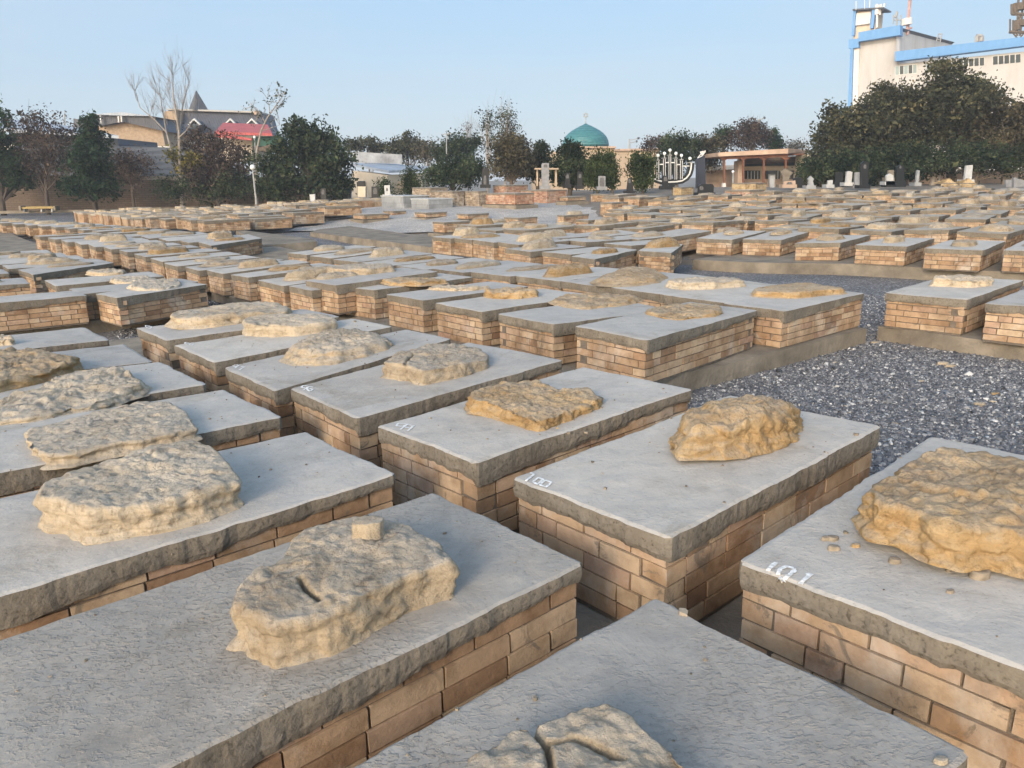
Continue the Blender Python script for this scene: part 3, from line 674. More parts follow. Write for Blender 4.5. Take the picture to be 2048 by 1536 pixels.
FQ=[((704,427.5),728,780,33,'brick grave standing alone on its concrete plinth in pale gravel',dict(plinth=.2)),
((828,424),851,895,33,'brick grave on a sloping plinth, in front of the small marble tomb',dict(plinth=.2)),
((913,427),936,979,32,'brick grave on a dark plinth, right below the tallest brick tomb',dict(plinth=.15)),
((864,443),888,941,27,'brick grave on a pale stone footing with an ochre boulder behind',dict(plinth=.2)),
((1007,434),1036,1076.5,29,'brick grave at the edge of the pale gravel, below the mound',dict(plinth=.0)),
((765,421),786,813.6,35,'brick grave on a dark plinth behind the one standing alone',dict(plinth=.15)),
((954.6,450),981,1034.6,25,'brick grave with a pale top, beside the one on a stone footing',dict(bare=False)),
((1018.6,455.4),1046,1103,24,'long brick grave covered by a long low dusty stone',dict(bare=False)),
((1113,430),1127,1179,29,'brick grave with an upright stone leaning over its end, at the pale gravel',dict(bare=False)),
((1150,439),1177,1222,26.5,'brick grave with bare dark-edged slab in the crowd below the thujas',dict()),
((1091.7,452.8),1118,1176.8,24.5,'brick grave with a brown lump on its slab near the pale gravel tip',dict(bare=False)),
((1169,455.4),1194.6,1253,24,'brick grave with a big pale cube-like boulder on its slab',dict(bare=False)),
((667,428),680,726,36,'brick grave with slanted top at the back edge of the pale gravel',dict()),
((630,414),642,690,42,'orange brick grave with long side, behind the far low row',dict(bmat='brickpink')),
((1199.6,404.6),1223.7,1256.7,32,'brick grave with crumbling end, in front of the lone thuja',dict()),
((1180.6,388),1216,1234,40,'brick grave half hidden behind the one with a crumbling end',dict()),
((1118,393),1135,1173,38,'narrow brick grave on a wide plinth at the foot of the mound',dict(plinth=.25)),
((970,386),1029.5,1069.6,37,'tallest pinkish brick tomb, square front, on the mound',dict(bmat='brickpink',plinth=.2)),
((1040,380),1094,1135,41,'long brick tomb with sloping top rising behind the tallest one',dict(bmat='brickpink')),
((985,370),1013,1057,43,'brick tomb with pale slanted top at the summit of the mound',dict(bmat='brickpink')),
((926,382),957,975,39,'rough grey brick tomb with uneven courses next to the tallest one',dict(bmat='rough')),
((858,382),905,928,40,'rough grey brick tomb behind the small marble tomb',dict(bmat='rough')),
((823,375),860,896,43,'flat topped rough brick tomb behind the long marble tomb',dict(bmat='rough')),
((762,393),806,857,40,'long grey marble tomb with sloping top on the mound',dict(top='marble',plinth=0)),
((821.8,399),857,905.6,38,'small grey marble tomb in front of the long one',dict(top='marble')),
((1266,392),1316,1340,36,'wide brick tomb with a ribbed cement top near the menorah',dict(cs=8)),
((1410,468),1440,1500,19,'low grave slab with a long stone just behind the high ledge row',dict(bare=False)),
((1449,380),1500,1530,36,'blocky brick tomb with rough top in front of the pavilion',dict(bmat='brickpink')),
((1382,395),1400,1450,34,'brick grave with a grey granite rim before the black double headstone',dict(bmat='brickpink')),
((408,434),430,512,38,'brick grave at the head of the far low row, with a flat stone',dict(plinth=.1,bare=False)),
((516,433),539,604,37,'brick grave at the yard end of the far low row',dict(plinth=.15,bare=False)),
((1345,374),1363,1388,40,'yellow brick tomb with a slanting top beside the menorah',dict(bmat='yellow')),
((1463,366),1512,1535,42,'flat yellow brick tomb under the pavilion front',dict(bmat='yellow')),
((1883,366),1916,1917,37,'first of the twin yellow brick tombs topped by steps',dict(bmat='yellow')),
((1920,366),1954,1955,37,'second of the twin yellow brick tombs, closer to the white slab',dict(bmat='yellow')),
((1806,383),1830,1842,34,'brick tomb with a sagging top before the thin grey headstone',dict(bmat='brickpink')),
((1715,384),1750,1775,34,'white marble kerbed grave in front of the dark tall headstone',dict(top='marble')),
]
M['marble']=plain('grey_marble',(.27,.28,.285),.45,.22,2.5,spec=.5,island=.12); M['marbletop']=plain('marble_top',(.40,.41,.41),.4,.15,4,spec=.5)
M['rough']=brickmat('rough_grey_brick',[(0,(.20,.16,.12)),(.5,(.31,.25,.19)),(1,(.42,.36,.28))]); M['yellow']=brickmat('yellow_brick',[(0,(.36,.26,.14)),(.5,(.43,.325,.185)),(1,(.48,.375,.23))],.2)
GZ=-.58
def sst(v,a,b): t=np.clip((v-a)/(b-a),0,1); return t*t*(3-2*t)
def rise(x,y):   # soil between the crowded far graves stands higher than the gravel paths
    x=np.asarray(x,float); y=np.asarray(y,float)
    return .22*sst(y+x*.8,19,27)*sst(x-(y-20)*.06,1.5,6)
for A_,b_,c_,D_,lb_,kw in FQ: farq(A_,b_,c_,D_,lb_,**{k:v for k,v in kw.items() if k!='cs'})
# ------------------------------------------------------------------ far graves: shared meshes, own objects
FV=[]
for k in range(8):
    w,l=.92,1.6; cs=5+k%2; zt=cs*.066+.08
    q=[(-w/2,-l/2,zt),(w/2,-l/2,zt+random.uniform(-.02,.02)),(w/2,l/2,zt+random.uniform(-.02,.02)),(-w/2,l/2,zt)]
    s=slab_mesh(q,((.085,.085),(.11,.06),(.08,.08),(.1,.08)),.16,k*7.7,1.2); s=s.build('concrete_slab',[M['topfar'],M['rim']]); 
    b=brick_mesh(q,-.055,cs,jit=.003).build('brick_base',[M['brick'],M['mortar']])
    FV.append((s.data,b.data,zt)); bpy.data.objects.remove(s); bpy.data.objects.remove(b)
FIELD=[ [(-160,431),(-20,426),(300,419),(560,409),(700,397),(765,400),(700,413),(605,425),(602,434),(395,444),(395,455),(240,463),(20,440),(-160,436)],
 [(960,446),(1075,450),(1130,455),(1220,428),(1256,412),(1180,398),(1250,384),(1400,384),(1640,377),(2250,374),(2250,497),(2000,494),(1700,483),(1385,472),(1330,486),(1270,470),(1100,462),(940,462)] ]
cand=[]
for ku in range(0,40):
    u=9.6+ku*1.92
    far=ku>9
    for kv in range(-60,75):
        v=kv*1.14+ (ku%3)*.3+rng.uniform(-.12,.12)
        uu_=u+rng.uniform(-.15,.15)
        x,y=Lx*uu_+Sx*v
        if y<9: continue
        z=T(x,y); P_=proj((x,y,z))
        if P_[0]<-120 or P_[0]>2230: continue
        if not any(inpoly(P_[0],P_[1],F) for F in FIELD): continue
        if rng.random()<.03: continue
        cand.append((math.hypot(x,y),x,y,z,P_[0],P_[1],ku))
print('cand',len(cand))
# keep clear of explicit graves
occ=[(o.location.x,o.location.y) for o in LIST]
cand=[c for c in cand if all((c[1]-a)**2+(c[2]-b_)**2>1.25**2 for a,b_ in occ)]
cand.sort()
NMAX=300-len(LIST)-22
print('explicit',len(LIST),'cand',len(cand),'kept',NMAX)
rows={}
bnd=[(-999,130,'in front of the yellow bench'),(130,330,'in front of the corrugated grey fence'),(330,480,'in front of the bare tall tree'),(480,640,'in front of the white globe lamp'),(640,900,'in front of the metal-roofed shed'),(900,1120,'in front of the dark stele'),(1120,1260,'in front of the turquoise dome'),(1260,1420,'in front of the menorah'),(1420,1630,'in front of the timber-posted pavilion'),(1630,1760,'in front of the dark tall headstone'),(1760,1900,'in front of the white arched headstone'),(1900,2400,'in front of the twin yellow brick tombs')]
stuffs=MB(); cnt={}
NG=[]
for k,(d,x,y,z,px,py,ku) in enumerate(cand):
    fv=FV[int(rng.integers(8))]; hz=float(rng.uniform(-.04,.06)); yaw=(RY if x>3 else YAW)-math.pi/2+float(rng.normal(0,.05 if d<30 else .12))
    sx=float(rng.uniform(.88,1.1)); sy=float(rng.uniform(.88,1.08)); zb=z-fv[2]+hz-.02
    mat=int(rng.choice([0,0,1,2])); has=rng.random()<.93
    l=float(rng.uniform(.27,.55)); w=float(rng.uniform(.15,.28)); h=float(rng.choice([.05,.07,.1,.14]))
    if k<NMAX:
        bn=[b for b in bnd if b[0]<=px<b[1]][0][2]; cnt[bn]=cnt.get(bn,0)+1
        NG.append(bn)
        lab='brick grave with %s, %s row line %s'%('a '+SDESC[mat] if has else 'a bare slab',ORD[cnt[bn]-1],bn)
        r=empty('brick_grave',(x,y,zb),lab,'grave','graves of the far field '+bn,yaw)
        r.rotation_euler[0]=float(rng.normal(0,.018)); r.rotation_euler[1]=float(rng.normal(0,.018))
        link('concrete_slab',fv[0],r,(0,0,0),0,(sx,sy,1)); link('brick_base',fv[1],r,(0,0,0),0,(sx,sy,1))
        if has: link('rubble_stone',random.choice(VARM[mat]),r,(float(rng.uniform(-.08,.08)),float(rng.uniform(-.2,.25)),fv[2]-.012),math.pi/2+float(rng.normal(0,.15)),(l,w/.5,h/.24))
        r['label']='%s, %s %s'%('brick grave with a '+SDESC[mat] if has else 'brick grave with a bare slab',ORD[cnt[bn]-1],bn)
    else:
        c_,s_=math.cos(yaw),math.sin(yaw); W_,L_=.46*sx,.8*sy
        P4=[(x+c_*a-s_*b_,y+s_*a+c_*b_) for a,b_ in ((-W_,-L_),(W_,-L_),(W_,L_),(-W_,L_))]
        P5=[(x+c_*a*.96-s_*b_*.97,y+s_*a*.96+c_*b_*.97) for a,b_ in ((-W_,-L_),(W_,-L_),(W_,L_),(-W_,L_))]
        stuffs.prism(P5,zb-.15,zb+fv[2]-.09,0); stuffs.prism(P4,zb+fv[2]-.09,zb+fv[2],1)
        if has:
            n=7; pp=[(x+math.cos(yaw+math.pi/2)*math.cos(t)*l*.9-math.sin(yaw+math.pi/2)*math.sin(t)*w,y+math.sin(yaw+math.pi/2)*math.cos(t)*l*.9+math.cos(yaw+math.pi/2)*math.sin(t)*w) for t in [2*math.pi*i/n+float(rng.uniform(-.2,.2)) for i in range(n)]]
            stuffs.prism(pp,zb+fv[2]-.01,[zb+fv[2]+h*float(rng.uniform(.6,1.1)) for _ in range(n)],2)
if stuffs.v:
    o=stuffs.build('distant_graves',[M['brick'],M['topfar'],M['s0']]); tag(o,'crowded mass of tiny far graves below the trees','graves',kind='stuff')
# ------------------------------------------------------------------ painted numbers (strokes follow the slab)
def strokes(key,lines,wd,name='painted_number'):
    r,org,s,smb,q=NB[key]; bv=BVHTree.FromPolygons([Vector(v) for v in smb.v],smb.f)
    mb=MB()
    for ln in lines:
        pts=[]
        for a,b_ in zip(ln[:-1],ln[1:]):
            for t in np.linspace(0,1,5)[:-1]: pts.append((a[0]+(b_[0]-a[0])*t,a[1]+(b_[1]-a[1])*t))
        pts.append(ln[-1])
        Q=[]
        for p in pts:
            h=hit(*p); l=Vector(n3(org,h)); c=bv.ray_cast(l+Vector((0,0,.3)),Vector((0,0,-1)))
            Q.append(c[0] if c[0] else l)
        L_=[]
        for i,p in enumerate(Q):
            d=(Q[min(i+1,len(Q)-1)]-Q[max(i-1,0)]); d.z=0; d.normalize(); nrm=Vector((-d.y,d.x,0))*wd*.5*random.uniform(.75,1.15)
            for sgn in (1,-1):
                e=p+nrm*sgn; c=bv.ray_cast(e+Vector((0,0,.3)),Vector((0,0,-1))); 
                L_.append(Vector((e.x,e.y,(c[0].z if c[0] else p.z)+.0035)))
        n=len(Q); mb.add(L_,[(2*i,2*i+1,2*i+3,2*i+2) for i in range(n-1)])
    mb.build(name,M['chalk'],s)
strokes('101',[[(1552,1131),(1532,1147)],[(1586,1143),(1572,1139),(1560,1144),(1555,1155),(1565,1162),(1578,1157),(1588,1148),(1586,1143)],[(1612,1157),(1622,1155),(1600,1173)]],.016)
strokes('100',[[(1061,947),(1068,951),(1048,966)],[(1077,957),(1066,965),(1074,971),(1086,962),(1077,957)],[(1090,963),(1080,972),(1092,977),(1103,968),(1090,963)]],.013)
strokes('99',[[(812,852),(797,849),(793,855),(806,857),(815,852),(801,863)],[(826,856),(814,853),(809,858),(820,861),(828,856),(816,866)]][0:2],.013)
strokes('98',[[(615,776),(606,774),(603,778),(612,780),(618,777),(606,784)],[(626,779),(619,777),(614,782),(620,787),(626,783),(618,781)]],.014)
strokes('97',[[(476,732),(469,730),(466,733),(473,735),(478,732),(470,737)],[(482,734),(489,735),(478,740)]],.014)
strokes('96',[[(377,686),(371,685),(369,688),(375,689),(379,687),(371,691)],[(388,687),(381,688),(379,692),(384,693),(387,690),(382,690)]],.013)
strokes('95',[[(297,652),(292,651),(291,653),(295,655),(299,652),(293,656)],[(306,653),(301,653),(303,655),(301,658),(297,657)]],.012)
# ------------------------------------------------------------------ small loose things on the slabs
def drop(key,px,py,top=True):
    r,org,s,smb,q=NB[key]; h=hit(px,py); l=Vector(n3(org,h)); bv=BVHTree.FromPolygons([Vector(v) for v in smb.v],smb.f)
    c=bv.ray_cast(l+Vector((0,0,.3)),Vector((0,0,-1))); l.z=c[0].z if c[0] else l.z; return l+Vector(org)
pb=[('101',1651,1084,.018,0),('101',1664,1083,.020,0),('101',1667,1104,.022,2),('101',1710,1097,.016,1),('101',1790,1127,.022,0),('101',1883,1128,.024,2),('101',1957,1148,.034,0),('101',1900,1187,.012,0),('101',1820,1010,.02,1),('99',1138,867,.012,2),('99',1173,866,.011,0),('99',1115,860,.010,1),('sb',1880,1527,.016,2),('100',1392,905,.012,2)]
plab=['small dark pebble beside its twin on slab 101','small dark pebble touching its twin on slab 101','thin pale pebble below the dark pair on slab 101','small ochre pebble on slab 101 nearer the block','flat dark pebble midway along the block on slab 101','pale flat pebble in front of the block on slab 101','largest loose stone in front of the block on slab 101','tiny dark speck of stone out on slab 101','ochre crumb at the foot of the block on slab 101','tiny pale pebble before the block on slab 99','tiny dark pebble before the block on slab 99','ochre crumb close against the block on slab 99','pale chip near the corner of the lowest slab','pale chip at the foot of the boulder on slab 100']
for (k,px,py,r_,m_),lb in zip(pb,plab):
    n=8; pts=[(math.cos(2*math.pi*i/n)*r_*random.uniform(.7,1.1),math.sin(2*math.pi*i/n)*r_*.7*random.uniform(.7,1.1)) for i in range(n)]
    l=drop(k,px,py); o=rock_mesh(pts,r_*.7,1.05,px,16,3,2,.003,fine=False).build('pebble',SM[m_],None,True,l); tag(o,lb,'pebble','loose pebbles on the slabs')
    if 'dark' in lb or 'tiny' in lb or 'largest' in lb: o.data.materials.clear(); o.data.materials.append(M['crumb'])
# small cut stone lying on the long block
st=[c for c in NB['w1'][0].children if c.name.startswith('rubble_stone')][0]
org=NB['w1'][1]; c_=hit(737,1064,.17); l=Vector(n3(org,c_))-st.location; me=st.data
bv=BVHTree.FromPolygons([v.co for v in me.vertices],[tuple(p.vertices) for p in me.polygons]); h_=bv.ray_cast(l+Vector((0,0,.4)),Vector((0,0,-1)))
base=(h_[0] if h_[0] else l)+st.location+Vector(org)
mb=rock_mesh([(-.048,-.024),(0,-.036),(.046,-.022),(.050,.018),(.028,.034),(-.024,.036),(-.05,.014)],.060,.97,5,60,10,10,.0035,fine=False)
tag(mb.build('cut_stone',M['s2'],None,True,base-Vector((0,0,.004))),'small squarish sandy stone resting on top of the long grave block','stone')
# crumbled mortar round the feet of the near stones: folded into small clod meshes
def crumbs(N=420):
    mb=MB(); keys=['101','100','99','98','97','96','w1','w2','w3','w4','sb']; data={}
    for k in keys:
        r,org,s,smb,q=NB[k]; data[k]=(BVHTree.FromPolygons([Vector(v) for v in smb.v],smb.f),Vector(org),[Vector(n3(org,p)) for p in q])
    for i in range(N):
        k=keys[int(rng.integers(len(keys)))]; bv,org,q=data[k]; u,v=float(rng.random()),float(rng.beta(1.6,1.2))
        p=(q[0]*(1-u)+q[1]*u)*(1-v)+(q[3]*(1-u)+q[2]*u)*v; c=bv.ray_cast(p+Vector((0,0,.3)),Vector((0,0,-1)))
        if not c[0]: continue
        p=c[0]+org; s_=float(rng.lognormal(math.log(.0045),.45)); n=5; P=[(p.x+math.cos(6.283*j/n)*s_*float(rng.uniform(.6,1.2)),p.y+math.sin(6.283*j/n)*s_*float(rng.uniform(.6,1.2))) for j in range(n)]
        mb.prism(P,p.z-.003,[p.z+s_*float(rng.uniform(.5,1)) for _ in range(n)])
    o=mb.build('stone_crumbs',M['crumb']); tag(o,kind='stuff')
crumbs()
# ------------------------------------------------------------------ ledges
GZ=-.58
def uv(p): return float(p[0]*Lx[0]+p[1]*Lx[1]),float(p[0]*Sx[0]+p[1]*Sx[1])
def ledge(u0,u1,v0,v1,dz=-.535,z=None,label=None,depth=.5,step=.5,yaw=None):
    a_=YAW if yaw is None else yaw; Lx=np.array([math.cos(a_),math.sin(a_)]); Sx=np.array([-Lx[1],Lx[0]])
    """raised concrete platform with a slightly uneven top following the site"""
    mb=MB(); nu=max(1,int((u1-u0)/step)); nv=max(1,int((v1-v0)/step)); g={}
    for j in range(nv+1):
        for i in range(nu+1):
            u=u0+(u1-u0)*i/nu; v=v0+(v1-v0)*j/nv; e=.012 if (i in(0,nu) or j in(0,nv)) else 0
            u2=u+noise.noise(Vector((u,v,3)))*e*2; v2=v+noise.noise(Vector((u,v,9)))*e*2
            p=Lx*u2+Sx*v2; g[i,j]=(p[0],p[1],T(p[0],p[1])+dz+noise.noise(Vector((u*2,v*2,0)))*.008)
    ids={}; V=[]
    for k,p in g.items(): ids[k]=len(V); V.append(p)
    F=[(ids[i,j],ids[i,j+1],ids[i+1,j+1],ids[i+1,j]) for j in range(nv) for i in range(nu)]
    F=[f[::-1] for f in F]
    lp=[(i,0) for i in range(nu)]+[(nu,j) for j in range(nv)]+[(i,nv) for i in range(nu,0,-1)]+[(0,j) for j in range(nv,0,-1)]
    b=len(V)
    for k in lp: p=g[k]; V.append((p[0],p[1],p[2]-depth))
    n=len(lp)
    for k in range(n): F.append((ids[lp[k]],b+k,b+(k+1)%n,ids[lp[(k+1)%n]]))
    mb.add(V,F); o=mb.build('concrete_ledge',M['ledge']); tag(o,kind='structure'); return o
u_,v_=uv(hit(1733,657,-.40)); print('M ledge corner',u_,v_)
ledge(4.45,max(u_,7.6),v_,40,dz=-.40)
u2,v2=uv(hit(1757,652,-.40)); print('R1',u2,v2); ledge(u2,u2+2.4,v2-8,v2,dz=-.40)
h_=hit(1386,519,-.36); u3=float(h_[0]*math.cos(RY)+h_[1]*math.sin(RY)); v3=float(-h_[0]*math.sin(RY)+h_[1]*math.cos(RY)); print('R2',u3,v3); ledge(u3,u3+5,v3-22,v3,dz=-.36,step=.6,yaw=RY)
u4,v4=uv(hit(426,612,-.40)); print('L',u4,v4); ledge(-6,u4,v4,v4+30,dz=-.40)
ledge(-4,3.72,-4,10.6,dz=-.465)
u5,v5=uv(hit(525,500,-.535)); print('L3',u5,v5)
# low kerbed plot and slabs
def pxslab(name,px,dz,th,mat,lab=None,cat=None,kind=None):
    P=[hit(x,y,dz) for x,y in px]; mb=MB(); pl=[(p[0],p[1]) for p in P]; a=sum(pl[i][0]*pl[(i+1)%len(pl)][1]-pl[(i+1)%len(pl)][0]*pl[i][1] for i in range(len(pl)))
    if a<0: P=P[::-1]
    mb.prism([(p[0],p[1]) for p in P],[p[2]-th for p in P],[p[2] for p in P]); o=mb.build(name,mat); return tag(o,lab,cat,kind=kind)
pxslab('kerbed_plot',[(620,464),(860,494),(962,490),(880,476),(700,452),(640,458)],-.42,.3,M['ledge'],kind='structure')
pxslab('low_slab',[(527,491),(634,483),(628,478),(500,462),(470,460)],-.36,.3,M['ledge'],kind='structure')
# ------------------------------------------------------------------ ground
def terrain():
    xs=np.unique(np.r_[np.linspace(-14,14,113),np.linspace(-75,75,101),[-2000,-600,-250,-140,-100,100,140,250,600,2000]])
    ys=np.unique(np.r_[np.linspace(-6,20,105),np.linspace(20,90,71),[-60,-20,120,200,400,900,2500]])
    X,Y=np.meshgrid(xs,ys); Z=Ta(X,Y)+GZ+rise(X,Y)
    far=np.hypot(X,Y)>95; Z[far]=EZ-2.0
    V=np.stack([X.ravel(),Y.ravel(),Z.ravel()],1); nx=len(xs); ny=len(ys)
    F=[(j*nx+i,j*nx+i+1,(j+1)*nx+i+1,(j+1)*nx+i) for j in range(ny-1) for i in range(nx-1)]
    mb=MB(); mb.v=[tuple(v) for v in V]; mb.f=F; mb.m=[0]*len(F)
    tag(mb.build('ground',M['gravel'],smooth=True),kind='structure')
terrain()
def sheet(name,px,mat,dz=.004,n=26):
    P=[hit(x,y,GZ) for x,y in px]; x0,x1=min(p[0] for p in P),max(p[0] for p in P); y0,y1=min(p[1] for p in P),max(p[1] for p in P)
    pl=[(p[0],p[1]) for p in P]; mb=MB(); 
    for j in range(n):
        for i in range(n):
            a,b_=x0+(x1-x0)*i/n,y0+(y1-y0)*j/n; c,d=x0+(x1-x0)*(i+1)/n,y0+(y1-y0)*(j+1)/n
            if inpoly((a+c)/2+noise.noise(Vector((a,b_,0)))*.4,(b_+d)/2,pl):
                mb.add([(a,b_,T(a,b_)+GZ+dz),(c,b_,T(c,b_)+GZ+dz),(c,d,T(c,d)+GZ+dz),(a,d,T(a,d)+GZ+dz)],[(0,1,2,3)])
    tag(mb.build(name,mat),kind='structure')
sheet('pale_gravel',[(590,462),(640,440),(720,405),(1000,395),(1130,405),(1260,440),(1180,470),(1100,470),(980,460),(860,470),(700,470)],M['palegravel'],.05)
# loose crushed stone lying over the dark gravel
def chips(polys,N,name='crushed_gravel'):
    V=np.zeros((N*8,3)); k=0; tries=0
    base=np.array([(-1,-1,-1),(1,-1,-1),(1,1,-1),(-1,1,-1),(-.7,-.7,1),(.7,-.7,1),(.7,.7,1),(-.7,.7,1)],float)*.5
    pts=[]
    for (poly,frac) in polys:
        P=[hit(x,y,GZ)[:2] for x,y in poly]; P=np.array(P); x0,y0=P.min(0); x1,y1=P.max(0); need=int(N*frac); got=0
        pl=[tuple(p) for p in P]
        while got<need:
            a=rng.uniform(x0,x1); b_=rng.uniform(y0,y1)
            if inpoly(a,b_,pl): pts.append((a,b_)); got+=1
    pts=np.array(pts); Z=Ta(pts[:,0],pts[:,1])+GZ; n=len(pts)
    s=rng.lognormal(math.log(.0145),.35,n)[:,None]*np.stack([rng.uniform(.8,1.5,n),rng.uniform(.5,1,n),rng.uniform(.35,.8,n)],1)
    B=base[None]*s[:,None,:]; B+=rng.normal(0,.0012,B.shape)
    a=rng.uniform(0,6.28,n); t=rng.normal(0,.5,n); t2=rng.normal(0,.5,n)
    def rot(B,i,j,an):
        c,s_=np.cos(an)[:,None],np.sin(an)[:,None]; x=B[:,:,i]*c-B[:,:,j]*s_; y=B[:,:,i]*s_+B[:,:,j]*c; B[:,:,i]=x;B[:,:,j]=y
    rot(B,0,2,t); rot(B,1,2,t2); rot(B,0,1,a)
    B[:,:,0]+=pts[:,0][:,None]; B[:,:,1]+=pts[:,1][:,None]; B[:,:,2]+=(Z+s[:,2]*.3+.002)[:,None]
    V=B.reshape(-1,3); f=np.array([(4,5,6,7),(0,1,5,4),(1,2,6,5),(2,3,7,6),(3,0,4,7)]); F=(f[None]+np.arange(n)[:,None,None]*8).reshape(-1,4)
    me=bpy.data.meshes.new(name); me.vertices.add(len(V)); me.vertices.foreach_set('co',V.ravel())
    me.loops.add(F.size); me.loops.foreach_set('vertex_index',F.ravel().astype(np.int32)); me.polygons.add(len(F)); me.polygons.foreach_set('loop_start',np.arange(0,F.size,4,dtype=np.int32)); me.polygons.foreach_set('loop_total',np.full(len(F),4,dtype=np.int32))
    me.materials.append(M['chip']); me.update(); o=bpy.data.objects.new(name,me); COL.objects.link(o); tag(o,kind='stuff')
chips([([(1350,800),(1500,720),(1740,680),(2100,720),(2100,900),(1800,980),(1600,860),(1380,830)],.80),([(1720,590),(1780,590),(1780,700),(1720,700)],.05),([(200,640),(430,600),(560,585),(500,640),(280,720)],.15)],70000)
ls=[(1749,688,.05,0),(1886,731,.06,0),(1958,812,.05,0),(1985,806,.035,2),(1842,764,.03,2),(1990,790,.035,1),(1672,727,.03,2),(1900,735,.05,0),(1810,700,.03,2),(232,657,.05,2),(216,652,.04,1),(1790,850,.03,0)]
lsl=['grey stone at the ledge corner','brown clod out on the dark gravel','dull stone beside the frame edge on gravel','pale stone next to the dull one on gravel','thin pale stone in the middle of the gravel','ochre fragment above the slab with the layered block','pale pebble at the foot of the long ledge','grey clod by the brown clod on the gravel','pale chip below the ledge wall on gravel','pale lump on the narrow path gravel','ochre lump on the narrow path gravel','dark clod between slab 100 and the gravel']
for (px,py,r_,m_),lb in zip(ls,lsl):
    n=8; pts=[(math.cos(2*math.pi*i/n)*r_*random.uniform(.7,1.1),math.sin(2*math.pi*i/n)*r_*.7*random.uniform(.7,1.1)) for i in range(n)]
    h=hit(px,py,GZ); o=rock_mesh(pts,r_*.7,1.05,px,18,3,3,.006,fine=False).build('loose_stone',SM[m_],None,True,Vector(h)-Vector((0,0,.004))); tag(o,lb,'stone','loose stones on the gravel')
# ------------------------------------------------------------------ background: materials
def leafmat(name,stops,tr=.35):
    m=bpy.data.materials.new(name); m.use_nodes=True; nt=m.node_tree; nt.nodes.remove(nt.nodes['Principled BSDF'])
    g=nt.nodes.new('ShaderNodeNewGeometry').outputs['Random Per Island']; c=ramp(nt,g,stops); w_=wpos(nt); c=mixc(nt,1.,c,ramp(nt,ntex(nt,.9,3,.55,w_).outputs[0],[(.35,(.5,.52,.55)),(.5,(1,1,1)),(.66,(1.9,1.8,1.6))]),'MULTIPLY')
    d=nt.nodes.new('ShaderNodeBsdfDiffuse'); t=nt.nodes.new('ShaderNodeBsdfTranslucent'); x=nt.nodes.new('ShaderNodeMixShader'); x.inputs[0].default_value=tr
    nt.links.new(c,d.inputs[0]); nt.links.new(c,t.inputs[0]); nt.links.new(d.outputs[0],x.inputs[1]); nt.links.new(t.outputs[0],x.inputs[2]); nt.links.new(x.outputs[0],nt.nodes['Material Output'].inputs[0]); return m
LM={'pine':leafmat('pine_needles',[(0,(.018,.035,.022)),(.6,(.03,.055,.03)),(1,(.05,.075,.04))]),
'dark':leafmat('dark_leaves',[(0,(.02,.034,.022)),(.5,(.038,.056,.032)),(.85,(.058,.075,.04)),(1,(.09,.10,.055))]),
'olive':leafmat('olive_leaves',[(0,(.035,.042,.03)),(.5,(.065,.072,.046)),(.85,(.095,.096,.06)),(1,(.15,.135,.08))]),
'rust':leafmat('rusty_leaves',[(0,(.04,.032,.03)),(.5,(.075,.058,.052)),(1,(.12,.09,.07))]),
'brown':leafmat('brown_green_leaves',[(0,(.045,.043,.03)),(.5,(.082,.076,.05)),(1,(.125,.108,.07))]),
'yellow':leafmat('yellow_leaves',[(0,(.10,.10,.03)),(.6,(.17,.15,.04)),(1,(.24,.20,.06))]),
'thuja':leafmat('thuja_sprays',[(0,(.025,.04,.018)),(.6,(.045,.065,.028)),(1,(.075,.095,.04))])}
M['bark']=plain('bark',(.12,.095,.07),.95,.35,5,bmp=.5); M['palebark']=plain('pale_bark',(.26,.23,.20),.95,.25,5,bmp=.4); M['darkbark']=plain('dark_bark',(.07,.055,.045),.95,.35,5)
def leafmesh(name,pts,size,mat,parent,up=0.,aspect=1.5):
    n=len(pts); s=rng.lognormal(math.log(size),.3,n)
    a=rng.normal(0,1,(n,3)); a[:,2]+=up; a/=np.linalg.norm(a,axis=1)[:,None]
    b_=rng.normal(0,1,(n,3)); b_-=a*(a*b_).sum(1)[:,None]; b_/=np.linalg.norm(b_,axis=1)[:,None]
    P=np.array(pts); A=a*(s*aspect*.5)[:,None]; B=b_*(s*.5)[:,None]
    V=np.stack([P-A,P+B*.8,P+A,P-B*.8],1).reshape(-1,3); F=np.arange(n*4,dtype=np.int32)
    me=bpy.data.meshes.new(name); me.vertices.add(n*4); me.vertices.foreach_set('co',V.ravel().astype(np.float32)); me.loops.add(n*4); me.loops.foreach_set('vertex_index',F)
    me.polygons.add(n); me.polygons.foreach_set('loop_start',np.arange(0,n*4,4,dtype=np.int32)); me.polygons.foreach_set('loop_total',np.full(n,4,dtype=np.int32))
    me.materials.append(mat); me.update(); o=bpy.data.objects.new(name,me); COL.objects.link(o); o.parent=parent; return o
def gz(x,y): return T(x,y)+GZ
